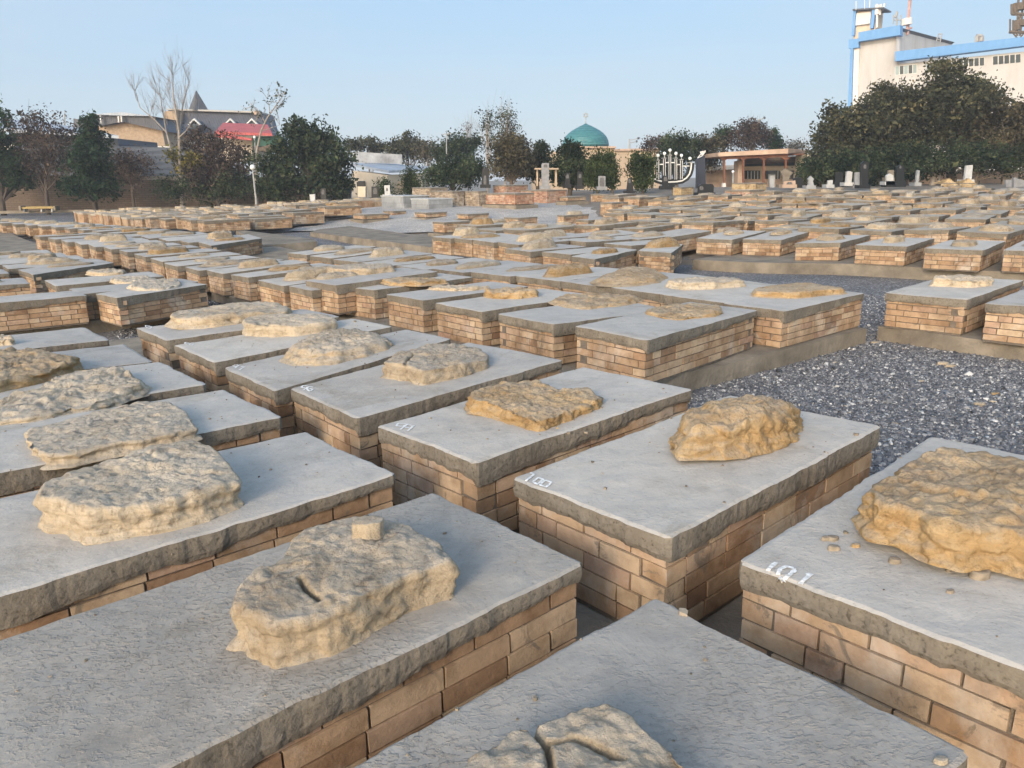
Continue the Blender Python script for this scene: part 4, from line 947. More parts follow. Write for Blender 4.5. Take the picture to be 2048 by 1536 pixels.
def tree(name,label,base,D,blobs,leaf,n,size,bark='bark',tr=.14,group=None,top=None,clump=.30,sparse=0,up=0,depth=1.,twigs=0,cat='tree'):
    """blobs: crown masses as (px,py,rx,ry) seen at depth D; real 3-D ellipsoids there"""
    k=D/FPX; b0=at(base[0],base[1],D); zg=min(b0[2],gz(b0[0],D)+.05) if cat!='x' else b0[2]
    r=empty(name,(b0[0],b0[1],zg),label,cat,group); org=np.array([b0[0],b0[1],zg])
    tot=sum(b_[2]*b_[3] for b_ in blobs); n=int(n*(.85 if n>9000 else 1.15)); size*=(.72 if n>9000 else .64); pts=[]; mb=MB(); cl=[]
    for (px,py,rx,ry) in blobs:
        c=at(px,py,D)-org; R=np.array([rx*k,rx*k*depth,ry*k]); c[1]+=float(rng.normal(0,.25))*R[1]
        m_=max(6,int(n*rx*ry/tot)); nc=max(5,int(m_/ (60 if not sparse else 26)))
        d=rng.normal(0,1,(nc,3)); d/=np.linalg.norm(d,axis=1)[:,None]; rad=rng.uniform(.25,1,nc)**.55
        cc=c+d*rad[:,None]*R*.92
        rc=(np.mean(R)*clump*.5+.18)*rng.uniform(.5,1.6,nc)
        idx=rng.integers(0,nc,m_); g=rng.normal(0,1,(m_,3)); g/=np.maximum(1,np.linalg.norm(g,axis=1)[:,None]/2.)
        pts.append(cc[idx]+g*rc[idx][:,None]*np.array([1,1,.75]))
        nf=max(4,int(nc*.55)); d2=rng.normal(0,1,(nf,3)); d2/=np.linalg.norm(d2,axis=1)[:,None]; d2[:,2]=np.abs(d2[:,2])*.9+d2[:,2]*.1; cf=c+d2*R*rng.uniform(.9,1.3,nf)[:,None]
        kf=max(2,int(m_*.16/nf)); pts.append(np.repeat(cf,kf,0)+rng.normal(0,1,(nf*kf,3))*(.16+np.mean(R)*.05)); cl+=[cc[j] for j in range(0,nc,max(1,nc//5))]
    pts=np.vstack(pts); pts=pts[pts[:,2]>.1]
    leafmesh('crown',pts,size,LM[leaf],r,up)
    H=max(c[2] for c in cl); lowest=min(c[2] for c in cl)
    tx=[(0,0,-.3)]; steps=7
    cx=np.mean([c[0] for c in cl]); cy=np.mean([c[1] for c in cl])
    for i in range(1,steps+1):
        t=i/steps; tx.append((cx*t**1.5+float(rng.normal(0,.05))*t,cy*t**1.5,H*.86*t))
    rad=[tr*(1-.8*i/steps) for i in range(steps+1)]
    mb.path(tx,rad,7)
    for c in cl:
        t=min(.85,max(.2,(c[2]*.6)/max(H*.86,.1))); j=int(t*steps); s0=np.array(tx[j]); mid=(s0+c)/2+np.array([0,0,.1*H*.2])
        r0=rad[j]*.5; mb.path([s0,mid,c],[r0,r0*.6,r0*.2],4)
        for _ in range(twigs):
            e=c+rng.normal(0,1,3)*H*.08+np.array([0,0,H*.07]); mb.tube(c if rng.random()<.5 else mid,e,r0*.25,.006,3,cap=False)
    mb.build('trunk',M[bark],r); return r
def branching(mb,p,d,L_,r,depth,spread=.5,upb=.25,tips=None):
    n=3; q=np.array(p,float); pts=[q.copy()]
    for i in range(n):
        d=d+rng.normal(0,.07,3); d[2]+=upb*.1; d/=np.linalg.norm(d); q=q+d*L_/n; pts.append(q.copy())
    mb.path([tuple(x) for x in pts],[r*(1-.35*i/n) for i in range(n+1)],5 if r>.03 else 3)
    if tips is not None and depth<=1: tips+=[x for x in pts[1:]]
    if depth==0: return
    for _ in range(3 if depth>1 else 4):
        s=pts[int(rng.integers(1,n+1))]; e=d+rng.normal(0,spread,3); e[2]+=upb; e/=np.linalg.norm(e)
        branching(mb,s,e,L_*float(rng.uniform(.55,.8)),r*.55,depth-1,spread,upb,tips)
# ---- buildings ---------------------------------------------------------------
def ext(mb,px,D,th,mi=0,dr=(0,1,0)):
    """a wall outline seen at depth D (number or per corner) with real thickness th behind it"""
    D=D if hasattr(D,'__len__') else [D]*len(px)
    F=[at(x,y,d) for (x,y),d in zip(px,D)]; n=len(F); B=[p+np.array(dr)*th for p in F]
    a=sum(F[i][0]*F[(i+1)%n][2]-F[(i+1)%n][0]*F[i][2] for i in range(n))
    if a<0: F=F[::-1];B=B[::-1]
    v=F+B; mb.add(v,[tuple(range(n)),tuple(range(2*n-1,n-1,-1))]+[((i+1)%n,i,n+i,n+(i+1)%n) for i in range(n)],mi)
def part(name,px,D,th,mat,parent,kind=None,label=None,cat=None,dr=(0,1,0)):
    mb=MB(); ext(mb,px,D,th,0,dr); o=mb.build(name,mat,parent); return tag(o,label,cat,kind=kind)
def rect(x0,y0,x1,y1): return [(x0,y0),(x1,y0),(x1,y1),(x0,y1)]
def thing(name,px,py,D,label,cat,group=None):
    p=at(px,py,D); p[2]=min(p[2],gz(p[0],p[1])) if D<90 else p[2]
    r=empty(name,p,label,cat,group); r['_o']=0; del r['_o']; return r
def adopt(r):
    for c in r.children:
        c.location=c.location-r.location
def thingd(name,px,py,D,label,cat,group=None):
    return empty(name,at(px,py,D),label,cat,group)
M['tanwall']=plain('tan_plaster',(.42,.33,.24),.95,.12,.5); M['wallbrick']=None
m,nt,b=newmat('wall_brick',.95,.1); w=wpos(nt); br=nt.nodes.new('ShaderNodeTexBrick'); mp=nt.nodes.new('ShaderNodeMapping'); mp.inputs['Rotation'].default_value=(math.radians(90),0,0); nt.links.new(w,mp.inputs[0]); nt.links.new(mp.outputs[0],br.inputs['Vector'])
br.inputs['Color1'].default_value=(.115,.085,.062,1); br.inputs['Color2'].default_value=(.15,.115,.085,1); br.inputs['Mortar'].default_value=(.075,.06,.05,1); br.inputs['Scale'].default_value=1; br.inputs['Brick Width'].default_value=.5; br.inputs['Row Height'].default_value=.16; br.inputs['Mortar Size'].default_value=.02
nt.links.new(br.outputs[0],b.inputs['Base Color']); M['wallbrick']=m
def corr(name,col,per=8.,axis=0,var=.2):
    m,nt,b=newmat(name,.6,.3); w=wpos(nt); s=nt.nodes.new('ShaderNodeSeparateXYZ'); nt.links.new(w,s.inputs[0])
    wv=math_(nt,'SINE',math_(nt,'MULTIPLY',s.outputs[axis],per)); n=ntex(nt,.9,5,.7,w)
    c=ramp(nt,n.outputs[0],[(.3,tuple(x*(1-var) for x in col)),(.7,tuple(x*(1+var) for x in col))]); nt.links.new(c,b.inputs['Base Color']); bump(nt,b,wv,.6,.02); return m
M['corrdark']=corr('dark_corrugated',(.075,.09,.115),14,2); M['roofmetal']=corr('pale_metal_roof',(.34,.38,.43),20,0); M['roofdark']=corr('dark_roof_sheet',(.085,.09,.105),30,0); M['roofred']=corr('red_roof_sheet',(.40,.09,.085),30,0)
M['white']=plain('white_plaster',(.66,.64,.60),.9,.08,1); M['green']=plain('green_sheet',(.035,.10,.075),.7,.15,1); M['cream']=plain('cream_wall',(.55,.47,.36),.95,.12,.8)
m,nt,b=newmat('dappled_brick_gable',.95,.1); w=wpos(nt); c=ramp(nt,ntex(nt,3,6,.75,w).outputs[0],[(.35,(.27,.20,.14)),(.6,(.40,.31,.22))]); nt.links.new(c,b.inputs['Base Color']); M['gable']=m
m,nt,b=newmat('stained_white_wall',.95,.15); w=wpos(nt); mp=nt.nodes.new('ShaderNodeMapping'); mp.inputs['Scale'].default_value=(1,1,.25); nt.links.new(w,mp.inputs[0])
c=ramp(nt,ntex(nt,.35,7,.65,mp.outputs[0],.5).outputs[0],[(.34,(.40,.385,.365)),(.5,(.48,.475,.465)),(.7,(.51,.508,.50))]); nt.links.new(c,b.inputs['Base Color']); M['bigwhite']=m
M['blue']=corr('blue_fascia',(.135,.30,.56),9,0,.06); M['glass']=plain('dark_glass',(.05,.065,.07),.15,.3,.4,spec=.6); M['glassteal']=plain('pale_teal_glass',(.26,.34,.35),.3,.15,.4,spec=.5); M['frame']=plain('white_frame',(.6,.6,.58),.6,.05,1)
M['dome']=None
m,nt,b=newmat('turquoise_dome_tiles',.45,.4); w=wpos(nt); s_=nt.nodes.new('ShaderNodeSeparateXYZ'); nt.links.new(w,s_.inputs[0])
mp=nt.nodes.new('ShaderNodeMapping'); mp.inputs['Scale'].default_value=(1,1,2.2); nt.links.new(w,mp.inputs[0])
c=ramp(nt,ntex(nt,2.2,5,.7,mp.outputs[0]).outputs[0],[(.3,(.03,.115,.13)),(.5,(.045,.165,.18)),(.7,(.07,.215,.225))]); nt.links.new(c,b.inputs['Base Color']); bump(nt,b,math_(nt,'SINE',math_(nt,'MULTIPLY',s_.outputs[2],24)),.5,.03); M['dome']=m
M['wood']=plain('red_brown_wood',(.17,.075,.045),.7,.3,4); M['fascia']=plain('stained_cement_fascia',(.42,.31,.235),.9,.22,1.2); M['black']=plain('black_granite',(.010,.011,.013),.45,.3,3,spec=.3); M['grey']=plain('grey_granite',(.20,.205,.215),.5,.25,5,spec=.4)
M['globe']=plain('white_globe',(.80,.80,.78),.3,.03,2,spec=.5); M['metal']=plain('grey_metal',(.30,.30,.29),.5,.2,3,spec=.5); M['yellowp']=plain('yellow_bench_slats',(.30,.22,.09),.7,.15,6); M['portrait']=plain('etched_portrait',(.10,.10,.10),.6,.4,14); M['rustred']=plain('red_white_mast',(.42,.27,.25),.7,.4,1.5); M['bluegrey']=plain('blue_black_tiles',(.022,.027,.045),.4,.3,1.2,spec=.35)
# white and blue block behind the big trees
bx=thingd('office_building',1900,358,116,'white four-storey building with blue fascia bands and roof antennas behind the trees','building')
def PD(x,base=120.,x0=1790):  # depth of the facade plane at pixel column x
    a=(x-1024)/FPX; X0=(x0-1024)/FPX*base
    t=(a*base-X0)/(.76+.65*a); return base-.65*t
def fac(name,px,mat,parent,off=0,th=.3):
    return part(name,px,[PD(x)-off for x,y in px],th,mat,parent,dr=(.65,.76,0))
fac('wall',[(1712,82),(1798,68),(1798,372),(1705,372)],M['bigwhite'],bx,0,12)
fac('wall',[(1797.5,128),(2200,88),(2200,372),(1797.5,372)],M['bigwhite'],bx,.02,12)
mb=MB(); D0=PD(1800); p=[at(1799,62,D0),at(1799,130,D0)]; q1=at(1903,89,D0+22); q0=at(1903,130,D0+22)
th_=np.array([-.6,-.3,0]); mb.hexa([p[1],q0,q0+th_,p[1]+th_,p[0],q1,q1+th_,p[0]+th_]); mb.build('side_wall',M['bigwhite'],bx)
mb=MB(); mb.hexa([p[0],q1,q1+th_,p[0]+th_,p[0]+np.array([.5,0,.35]),q1+np.array([.5,0,.35]),q1+th_*2+np.array([0,0,.35]),p[0]+th_*2+np.array([0,0,.35])]); mb.build('roof_edge',M['roofdark'],bx)
fac('fascia',[(1717,64.5),(1800,50),(1800,70),(1717,83)],M['blue'],bx,1.2,1.5)
fac('fascia',[(1790,103),(2200,56),(2200,73),(1790,122.5)],M['blue'],bx,1.3,1.6)
fac('fascia',[(1697,79),(1717,77),(1717,95),(1697,97)],M['blue'],bx,.9,3)
fac('corner_strip',[(1701,95),(1706,95),(1698,372),(1688,372)],M['blue'],bx,.9,2)
fac('stair_wall',[(1706,96),(1718,92),(1713,372),(1698,372)],M['white'],bx,.4,3)
tw=fac('roof_tower',[(1707,19),(1751,15),(1751,62),(1707,80)],M['cream'],bx,-1,3.2)
fac('tower_panel',[(1712,27),(1742,23),(1740,47),(1710,51)],M['white'],bx,-.6,.3)
fac('tower_strip',[(1707,19),(1712,18.5),(1708,71),(1703,71)],M['blue'],bx,-.3,.6)
fac('tower_strip',[(1744,17),(1751,16),(1746,56),(1740,57)],M['blue'],bx,-.2,.6)
fac('tower_roof',[(1705,18),(1767,14),(1767,17),(1705,21)],M['roofdark'],bx,0,4)
mb=MB(); ext(mb,[(1751,17),(1767,22),(1764,55),(1748,58)],[PD(1751)+1,PD(1751)+5]*1+[PD(1751)+5,PD(1751)+1],.5); mb.build('tower_side',M['fascia'],bx)
for (x0,x1,yt0,yt1,h,mats) in [(1790,1834,132,128,19,['glassteal','glass','glassteal','glass','glassteal']),(1852,1888,127,123,17,['glassteal','glassteal','glassteal']),(1916,1969,118,114,18,['glass','glass','glass','glass','glass']),(1985,2042,112,107,19,['glass','glass','glass','glass','glass']),(2052,2110,105,100,19,['glass']*5),
    (1930,1975,172,170,19,['glass']*4),(1999,2036,168,165,19,['glass']*4),(2052,2110,160,155,19,['glass']*5),(1720,1770,220,218,18,['glass']*4),(1835,1880,180,177,19,['glass']*4),(1860,1900,232,231,18,['glass']*4),(1925,1975,228,226,18,['glass']*4),(1990,2040,224,222,18,['glass']*4)]:
    f=fac('window',[(x0,yt0),(x1,yt1),(x1,yt1+h),(x0,yt0+h)],M['frame'],bx,.06,.2); k=len(mats)
    for j,mn in enumerate(mats):
        a=x0+(x1-x0)*(j+.1)/k; b_=x0+(x1-x0)*(j+.9)/k; ya=yt0+(yt1-yt0)*(j/k)+1.2; yb=yt0+(yt1-yt0)*((j+1)/k)+1.2
        fac('pane',[(a,ya),(b_,yb),(b_,yb+h-2.6),(a,ya+h-2.6)],M[mn],f,.10,.05)
def mast(name,label,segs,mat,cat='antenna',parent=None):
    r=empty(name,segs[0][0],label,cat) if parent is None else parent
    mb=MB()
    for a,b_,rr_ in segs: mb.tube(np.array(a)-np.array(segs[0][0]),np.array(b_)-np.array(segs[0][0]),rr_,rr_,5)
    mb.build('pole',mat,r); return r
A=lambda x,y,D=122: at(x,y,D)
r=mast('antenna_mast','tall red and white tube mast with a drum dish on the white building roof',[(A(1814,70),A(1822,-30),.24),(A(1808,68),A(1816,52),.12),(A(1817,58),A(1824,55),.15)],M['rustred'])
mb=MB(); o0=A(1814,70); mb.tube(A(1813,50)-o0,A(1813,37)-o0,.75,.75,10); mb.build('drum',M['white'],r)
r=mast('antenna_mast','small forked aerial standing between the tower and the tube mast',[(A(1793,52),A(1793,22),.13),(A(1787,40),A(1787,30),.1),(A(1800,40),A(1801,30),.1),(A(1787,40),A(1801,40),.08),(A(1791,35),A(1794,25),.2),(A(1786,48),A(1787,40),.06)],M['metal'])
r=mast('antenna_mast','cluster of panel aerials fixed to the roof tower',[(A(1754,55),A(1754,8),.15),(A(1760,30),A(1762,8),.12),(A(1766,20),A(1769,7),.12),(A(1754,20),A(1768,14),.1),(A(1754,29),A(1755,10),.35),(A(1712,20),A(1712,2),.05),(A(1739,15),A(1740,-2),.06),(A(1729,18),A(1729,-4),.04)],M['white'])
r=mast('roof_ladder','small steel ladder rising above the sloping roof edge',[(A(1873,82),A(1877,68),.08),(A(1880,84),A(1884,68),.08),(A(1877,68),A(1884,68),.08),(A(1876,74),A(1883,74),.06),(A(1875,79),A(1881,79),.06)],M['metal'],'ladder')
r=mast('roof_vent','square vent box on the blue edged roof',[(A(1954,84,114),A(1954,72,114),.3),(A(1963,82,114),A(1963,72,114),.3),(A(1953,72,114),A(1964,72,114),.25),(A(1958,84,115),A(1958,74,115),.55)],M['metal'],'vent')
segs=[(A(2034,72,112),A(2037,-10,112),.15),(A(2040,72,112),A(2047,-10,112),.15),(A(2019,64,112),A(2052,65,112),.22),(A(2024,28,112),A(2052,29,112),.22),(A(2020,64,112),A(2020,38,112),.12),(A(2024,28,112),A(2024,8,112),.22),(A(2026,64,112),A(2026,40,112),.12),(A(2030,28,112),A(2031,6,112),.3),(A(2034,60,112),A(2036,40,112),.5),(A(2044,52,112),A(2046,40,112),.8),(A(2040,20,112),A(2042,6,112),.7),(A(2033,50,112),A(2042,28,112),.1),(A(2024,64,112),A(2034,76,112),.1),(A(2050,64,112),A(2040,76,112),.1)]
r=mast('telecom_tower','crowded lattice antenna platform on the roof at the frame corner',segs,M['bark'])
# domed mausoleum building
dm=thingd('domed_building',1200,378,88,'tan building under a pointed turquoise dome','building'); DD=88; k=DD/FPX
part('wall',rect(1065,303,1140,380),DD+1,6,M['tanwall'],dm); part('wall',[(1128,295),(1230,294),(1230,380),(1128,380)],DD,9,M['tanwall'],dm)
part('wall',[(1229,300),(1320,298),(1320,380),(1229,380)],DD-1,8,M['tanwall'],dm); part('cornice',[(1229,298),(1321,296),(1321,300),(1229,302)],DD-1.3,8.6,M['fascia'],dm); part('cornice',rect(1126,292.5,1232,296),DD-.4,10,M['fascia'],dm)
part('doorway',rect(1247,332,1256,352),DD-1.1,.3,M['fascia'],dm)
c=at(1171,294,DD+4); RR=45*k*1.03; prof=[(RR,0),(RR*1.0,.35),(RR*.97,.8),(RR*.89,1.28),(RR*.76,1.70),(RR*.60,2.06),(RR*.42,2.36),(RR*.25,2.62),(RR*.11,2.80),(.02,2.98)]
prof=[(a,z*.87) for a,z in prof]
mb=MB(); mb.lathe(c,prof,40); mb.build('dome',M['dome'],dm,True)
mb=MB(); t=np.array([c[0],c[1],c[2]+prof[-1][1]-.1]); mb.tube(t,t+np.array([0,0,.75]),.05,.05,6)
s0=t+np.array([0,0,.95])
for fl in (1,-1):
    tri=[s0+np.array([math.sin(a)*.3,0,math.cos(a)*.3*fl]) for a in (0,2.094,4.189)]
    for i in range(3): mb.tube(tri[i],tri[(i+1)%3],.035,.035,5)
mb.build('star_finial',M['metal'],dm)
# shed on the near side with metal roof and corrugated panels above
sh=thingd('brick_shed',770,392,66,'low tan shed with a pale metal roof beside two small conifers','shed')
part('wall',[(704,341),(775,350),(775,394),(704,396)],[66,64,64,66],6,M['cream'],sh); part('wall',[(775,350),(845,346),(845,390),(775,394)],[64,67,67,64],6,M['cream'],sh)
part('door',[(796,362),(808,362),(808,385),(796,386)],64.4,.3,M['tanwall'],sh)
mb=MB(); P=[at(700,331,68),at(778,346,63.4),at(850,342,67),at(790,331,74),]; P=[Vector(p) for p in P]; mb.hexa([*(p for p in P),*(p+Vector((0,0,.18)) for p in P)]); mb.build('roof',M['roofmetal'],sh)
part('window',rect(716,362,729,376),65.0,.3,M['glass'],sh)
f=part('corrugated_fence',[(703,303),(804,309),(804,328),(703,325)],70,.15,M['roofmetal'],None,label='weathered upright corrugated sheets above the shed roof',cat='fence')
M['corrv']=corr('weathered_sheets',(.30,.31,.32),7,0,.45); f.data.materials.clear(); f.data.materials.append(M['corrv'])
r2=part('metal_roof',[(800,330),(1000,338),(1000,344),(800,336)],[74,76,70,70],.3,M['roofmetal'],None,label='long low pale roof running behind the trees past the shed',cat='roof')
# left side: wall and houses
part('brick_wall',[(-200,352),(150,351),(150,440),(-200,440)],[64,63,63,64],.4,M['wallbrick'],None,label='dark brick boundary wall under the pines, beyond the bench',cat='wall')
part('brick_wall',[(150,351),(700,357),(700,420),(150,440)],[63,61,61,63],.4,M['wallbrick'],None,label='long brown boundary wall behind the bare tall tree and globe lamp',cat='wall')
part('wall_coping',[(293,352),(400,353),(400,361),(293,360)],62,.8,M['ledge'],None,label='pale concrete beam on the boundary wall below the grey fence',cat='beam')
part('corrugated_fence',[(231,292),(420,297),(420,353),(231,352)],66,.1,M['corrdark'],None,label='tall dark corrugated fence behind the boundary wall',cat='fence')
ho=thingd('warehouse',120,350,72,'long shed with a sagging pale blue roof and dark walls beyond the wall','warehouse')
part('wall',[(20,262),(235,277),(245,352),(0,352)],72,8,M['corrdark'],ho)
mb=MB(); P=[Vector(at(*a)) for a in ((-20,262,70),(238,277,70),(100,250,82),(-20,241,82))]; mb.hexa([*P,*(p+Vector((0,0,.25)) for p in P)]); mb.build('roof',M['roofmetal'],ho)
part('white_panel',[(0,272),(28,272),(28,300),(0,300)],71.7,.3,M['white'],ho)
hg=thingd('gabled_house',245,300,92,'house with a dark hipped roof over a dappled brick gable','house')
part('wall',[(198,248),(245,241),(325,262),(332,300),(235,300),(198,290)],92,7,M['gable'],hg); part('roof',[(182,229),(243,224),(300,232),(326,262),(245,243),(198,252),(182,240)],[91]*7,8,M['roofdark'],hg)
part('roof_cap',[(180,229),(243,224),(303,232),(243,231)],90.5,8.5,M['roofmetal'],hg); part('roof_box',rect(147,238,186,256),94,4,M['roofdark'],hg)
part('pillar',[(199,231),(201,231),(203,250),(201,250)],90.4,.3,M['white'],hg); part('pillar',[(235,232),(237,232),(238,245),(236,245)],90.3,.3,M['white'],hg); part('pillar',[(241,232),(243,232),(244,244),(242,244)],90.3,.3,M['white'],hg); part('eaves_band',[(232,289),(340,293),(340,297),(232,293)],90,1,M['white'],hg)
hb=thingd('large_house',430,300,104,'large white house with a mansard dark roof, three dormers and a spire','house')
part('wall',[(345,262),(535,262),(535,320),(345,320)],104,10,M['white'],hb)
part('gable_wall',[(330,222),(352,222),(368,300),(326,300),(326,238)],103,11,M['gable'],hb)
mb=MB(); P=[at(335,218,106),at(520,224,106),at(532,268,102.5),at(362,268,102.5)]; bk=[p+np.array([0,6,-.0]) for p in P]; mb.hexa([P[3],P[2],bk[2],bk[3],P[0],P[1],bk[1],bk[0]]); mb.build('roof',M['roofdark'],hb)
part('roof_ridge',[(333,217),(518,222.5),(518,226),(333,220)],105,4,M['metal'],hb)
mb=MB(); c=at(397,222,106); mb.lathe(c,[(1.35,0),(.05,2.5*1)],4); mb.build('spire',M['roofdark'],hb)
part('chimney',rect(508,221,514,229),104,1.2,M['fascia'],hb)
for x in (388,460,503):
    d=part('dormer',[(x-10,249),(x,240),(x+10,249),(x+8,262),(x-8,262)],101.6,3,M['roofdark'],hb); part('dormer_frame',[(x-13,249),(x,236.5),(x+13,249),(x+11,250),(x,240),(x-11,250)],101.2,.5,M['frame'],d); part('pane',[(x-5,252),(x,247),(x+5,252),(x+5,260),(x-5,260)],101.4,.3,M['glass'],d)
hr=thingd('red_roofed_house',490,300,84,'low house with a red sheet roof and a green metal wall','house')
mb=MB(); P=[at(431,268,82),at(545,272,82),at(536,254,87),at(447,250,87)]; mb.hexa([*P,*(p+np.array([0,0,.25]) for p in P)]); mb.build('roof',M['roofred'],hr); part('roof_skirt',[(428,263),(503,277),(503,281),(428,274)],81.8,.4,M['roofred'],hr)
part('wall',[(440,272),(505,276),(505,320),(440,320)],84,5,M['cream'],hr); part('green_wall',[(505,273),(552,272),(552,292),(505,292)],83,4,M['green'],hr)
part('low_roof',[(510,297),(540,289),(585,294),(600,303),(510,303)],78,4,M['bark'],None,label='low purplish roof beneath the green metal wall',cat='roof')
part('kerb',[(-200,425.5),(260,418),(640,402),(640,405.5),(260,423),(-200,431)],[57,58,60,60,58,57],.35,M['ledge'],None,kind='structure')
part('pavement',[(-200,425),(640,402),(700,400),(700,398)],[57.5,60,61,62],.1,M['ledge'],None,kind='structure') if False else None
# yellow bench
bn=thingd('park_bench',75,419,57,'yellow slatted park bench with pale arm ends by the wall','bench')
part('seat',[(42,414),(107,413),(108,417),(41,418)],56.8,.45,M['yellowp'],bn); part('backrest',[(46,413),(104,412),(105,414.5),(45,415.5)],57.5,.08,M['yellowp'],bn)
for x in (39,108): part('armrest',[(x-2,412),(x+2,412),(x+3,421),(x-1,421)],56.7,.6,M['ledge'],bn)
for x in (46,81,102): part('leg',[(x,417),(x+3,417),(x+3,424),(x,424)],56.9,.4,M['metal'],bn)
# pavilion with timber posts
pv=thingd('pavilion',1530,375,62,'flat roofed pavilion with carved timber posts and barred windows','pavilion')
part('fascia',[(1437,305),(1576,297),(1576,307),(1437,313)],[60,58,58,60],5,M['fascia'],pv); part('fascia',[(1576,297),(1622,300),(1618,307),(1576,307)],[58,62,62,58],3,M['fascia'],pv)
part('beam',[(1444,314),(1576,308),(1576,313.5),(1444,319)],[60.4,58.4,58.4,60.4],.3,M['wood'],pv)
part('rafter_band',[(1440,313),(1612,307),(1612,309),(1440,315)],[60.2,59,59,60.2],4,M['wood'],pv)
part('wall',[(1478,316),(1606,312),(1606,376),(1476,376)],64,.5,M['cream'],pv); part('dark_opening',[(1488,328),(1605,325),(1605,331),(1488,333)],63.9,.2,M['glass'],pv)
part('ceiling_shade',[(1480,316),(1604,312),(1604,325),(1480,328)],63.85,.2,M['wallbrick'],pv)
part('lower_wall',[(1488,358),(1606,358),(1606,376),(1488,376)],63.6,.3,M['fascia'],pv)
part('pier',[(1477,322),(1488,320),(1488,376),(1475,376)],61.5,1.2,M['fascia'],pv); part('pier',[(1611,308),(1624,308),(1613,376),(1603,376)],60,2,M['cream'],pv)
for (a,b_) in ((1489,1520),(1531,1560),(1566,1603)):
    f=part('window',rect(a,341,b_,358),63.7,.25,M['glass'],pv); n=4
    for i in range(1,n+1):
        x=a+(b_-a)*i/(n+.7); part('window_bar',rect(x,342,x+.8,358),63.6,.08,M['frame'],f)
for x,D_ in ((1449,60.3),(1487,59.8),(1528,59.3),(1572,58.6)):
    p=part('post',[(x-1.6,319),(x+1.8,319),(x+1.8,367),(x-1.6,367)],D_,.16,M['wood'],pv)
    part('capital',[(x-9,315),(x+9,314.5),(x+3,320),(x-3,320)],D_-.05,.25,M['wood'],p); part('post_base',[(x-2.5,366),(x+2.5,366),(x+3,374),(x-3,374)],D_-.1,.4,M['white'],p)
part('white_canopy',[(1418,333),(1478,329),(1478,338),(1418,341)],66,2,M['white'],None,label='pale concrete canopy beam behind the pavilion posts',cat='canopy')
part('brick_wall',[(1412,341),(1478,338),(1478,378),(1412,378)],68,.5,M['fascia'],None,label='brown wall beneath the pale canopy beam',cat='wall')
# menorah
mn=thingd('menorah_monument',1345,378,48,'giant black and white menorah with round white lamps','monument')
D_=48; DP=D_
def px_path(name,pts,r_,D0,mat,th=None,par=mn):
    mb=MB(); mb.path([at(x,y,D0) for x,y in pts],r_,8); return mb.build(name,mat,par)
arc=[(1383,326),(1382,338),(1379,348),(1373,356),(1364,361.5),(1352,363.5),(1340,364),(1328,363.5),(1317,361),(1308,357),(1301,349),(1298,338),(1297,326)]
def ribbon(name,pts,wpx,D0,th,mat,par):
    o=[];i_=[]
    for k,(x,y) in enumerate(pts):
        a=pts[max(k-1,0)];b_=pts[min(k+1,len(pts)-1)]; dx,dy=b_[0]-a[0],b_[1]-a[1]; L_=math.hypot(dx,dy); nx,ny=-dy/L_*wpx/2,dx/L_*wpx/2; o.append((x+nx,y+ny)); i_.append((x-nx,y-ny))
    mb=MB()
    for k in range(len(pts)-1): ext(mb,[o[k],o[k+1],i_[k+1],i_[k]],D0,th)
    return mb.build(name,mat,par)
ribbon('arm_back',arc,12,D_+.12,.35,M['black'],mn); ribbon('arm_face',arc,2.8,D_+.06,.05,M['frame'],mn)
for (x,yt,yg,col,yr,rx) in ((1316,321,312,0,0,0),(1329,317,308,0,327.5,1319),(1340,311,301.5,0,324,1332),(1352,317,308,0,324,1343),(1363,320,312,0,328,1354)):
    b_=part('candle_back',rect(x-4.2,yt,x+3.4,360),D_+.05,.25,M['black'],mn)
    for dx in (-2.4,1.3): part('candle_strip',rect(x+dx,yt+1,x+dx+.9,359),D_-.03,.07,M['frame'],b_)
    part('candle_cap',rect(x-4,yt-1.5,x+4,yt),D_-.02,.4,M['metal'],b_)
    if yr: part('cross_bar',rect(rx,yr,x-2,yr+2.2),D_-.06,.1,M['frame'],b_)
    mb=MB(); mb.tube(at(x,yt,D_+.1),at(x,yg+2,D_+.1),.03); mb.build('lamp_stem',M['metal'],b_)
    c=at(x,yg-1,D_+.1); mb=MB(); mb.lathe(c,[(.001,-.1)]+[(.1*math.sin(t),-.1*math.cos(t)) for t in np.linspace(.3,2.84,8)]+[(.001,.1)],12); mb.build('globe_lamp',M['globe'],b_,True)
part('cross_bar',rect(1366,331,1379,333),D_,.1,M['frame'],mn); part('candle_cap',rect(1375,324.5,1385,326),D_,.3,M['metal'],mn)
part('candle_cap',rect(1295,324.5,1305,326),D_,.3,M['metal'],mn); part('cross_bar',rect(1301,331,1313,333),D_,.1,M['frame'],mn)
c=at(1299,317,D_+.1); mb=MB(); mb.lathe(c,[(.001,-.1)]+[(.1*math.sin(t),-.1*math.cos(t)) for t in np.linspace(.3,2.84,8)]+[(.001,.1)],12); mb.build('globe_lamp',M['globe'],mn,True)
c=at(1380,317,D_+.1); mb=MB(); mb.lathe(c,[(.001,-.1)]+[(.1*math.sin(t),-.1*math.cos(t)) for t in np.linspace(.3,2.84,8)]+[(.001,.1)],12); mb.build('globe_lamp',M['globe'],mn,True)
for o_ in [x for x in bpy.data.objects if x.name.startswith('globe_lamp')]:
    pass
part('pedestal',[(1336,364),(1352,364),(1348,380),(1340,380)],D_+.1,.4,M['black'],mn)
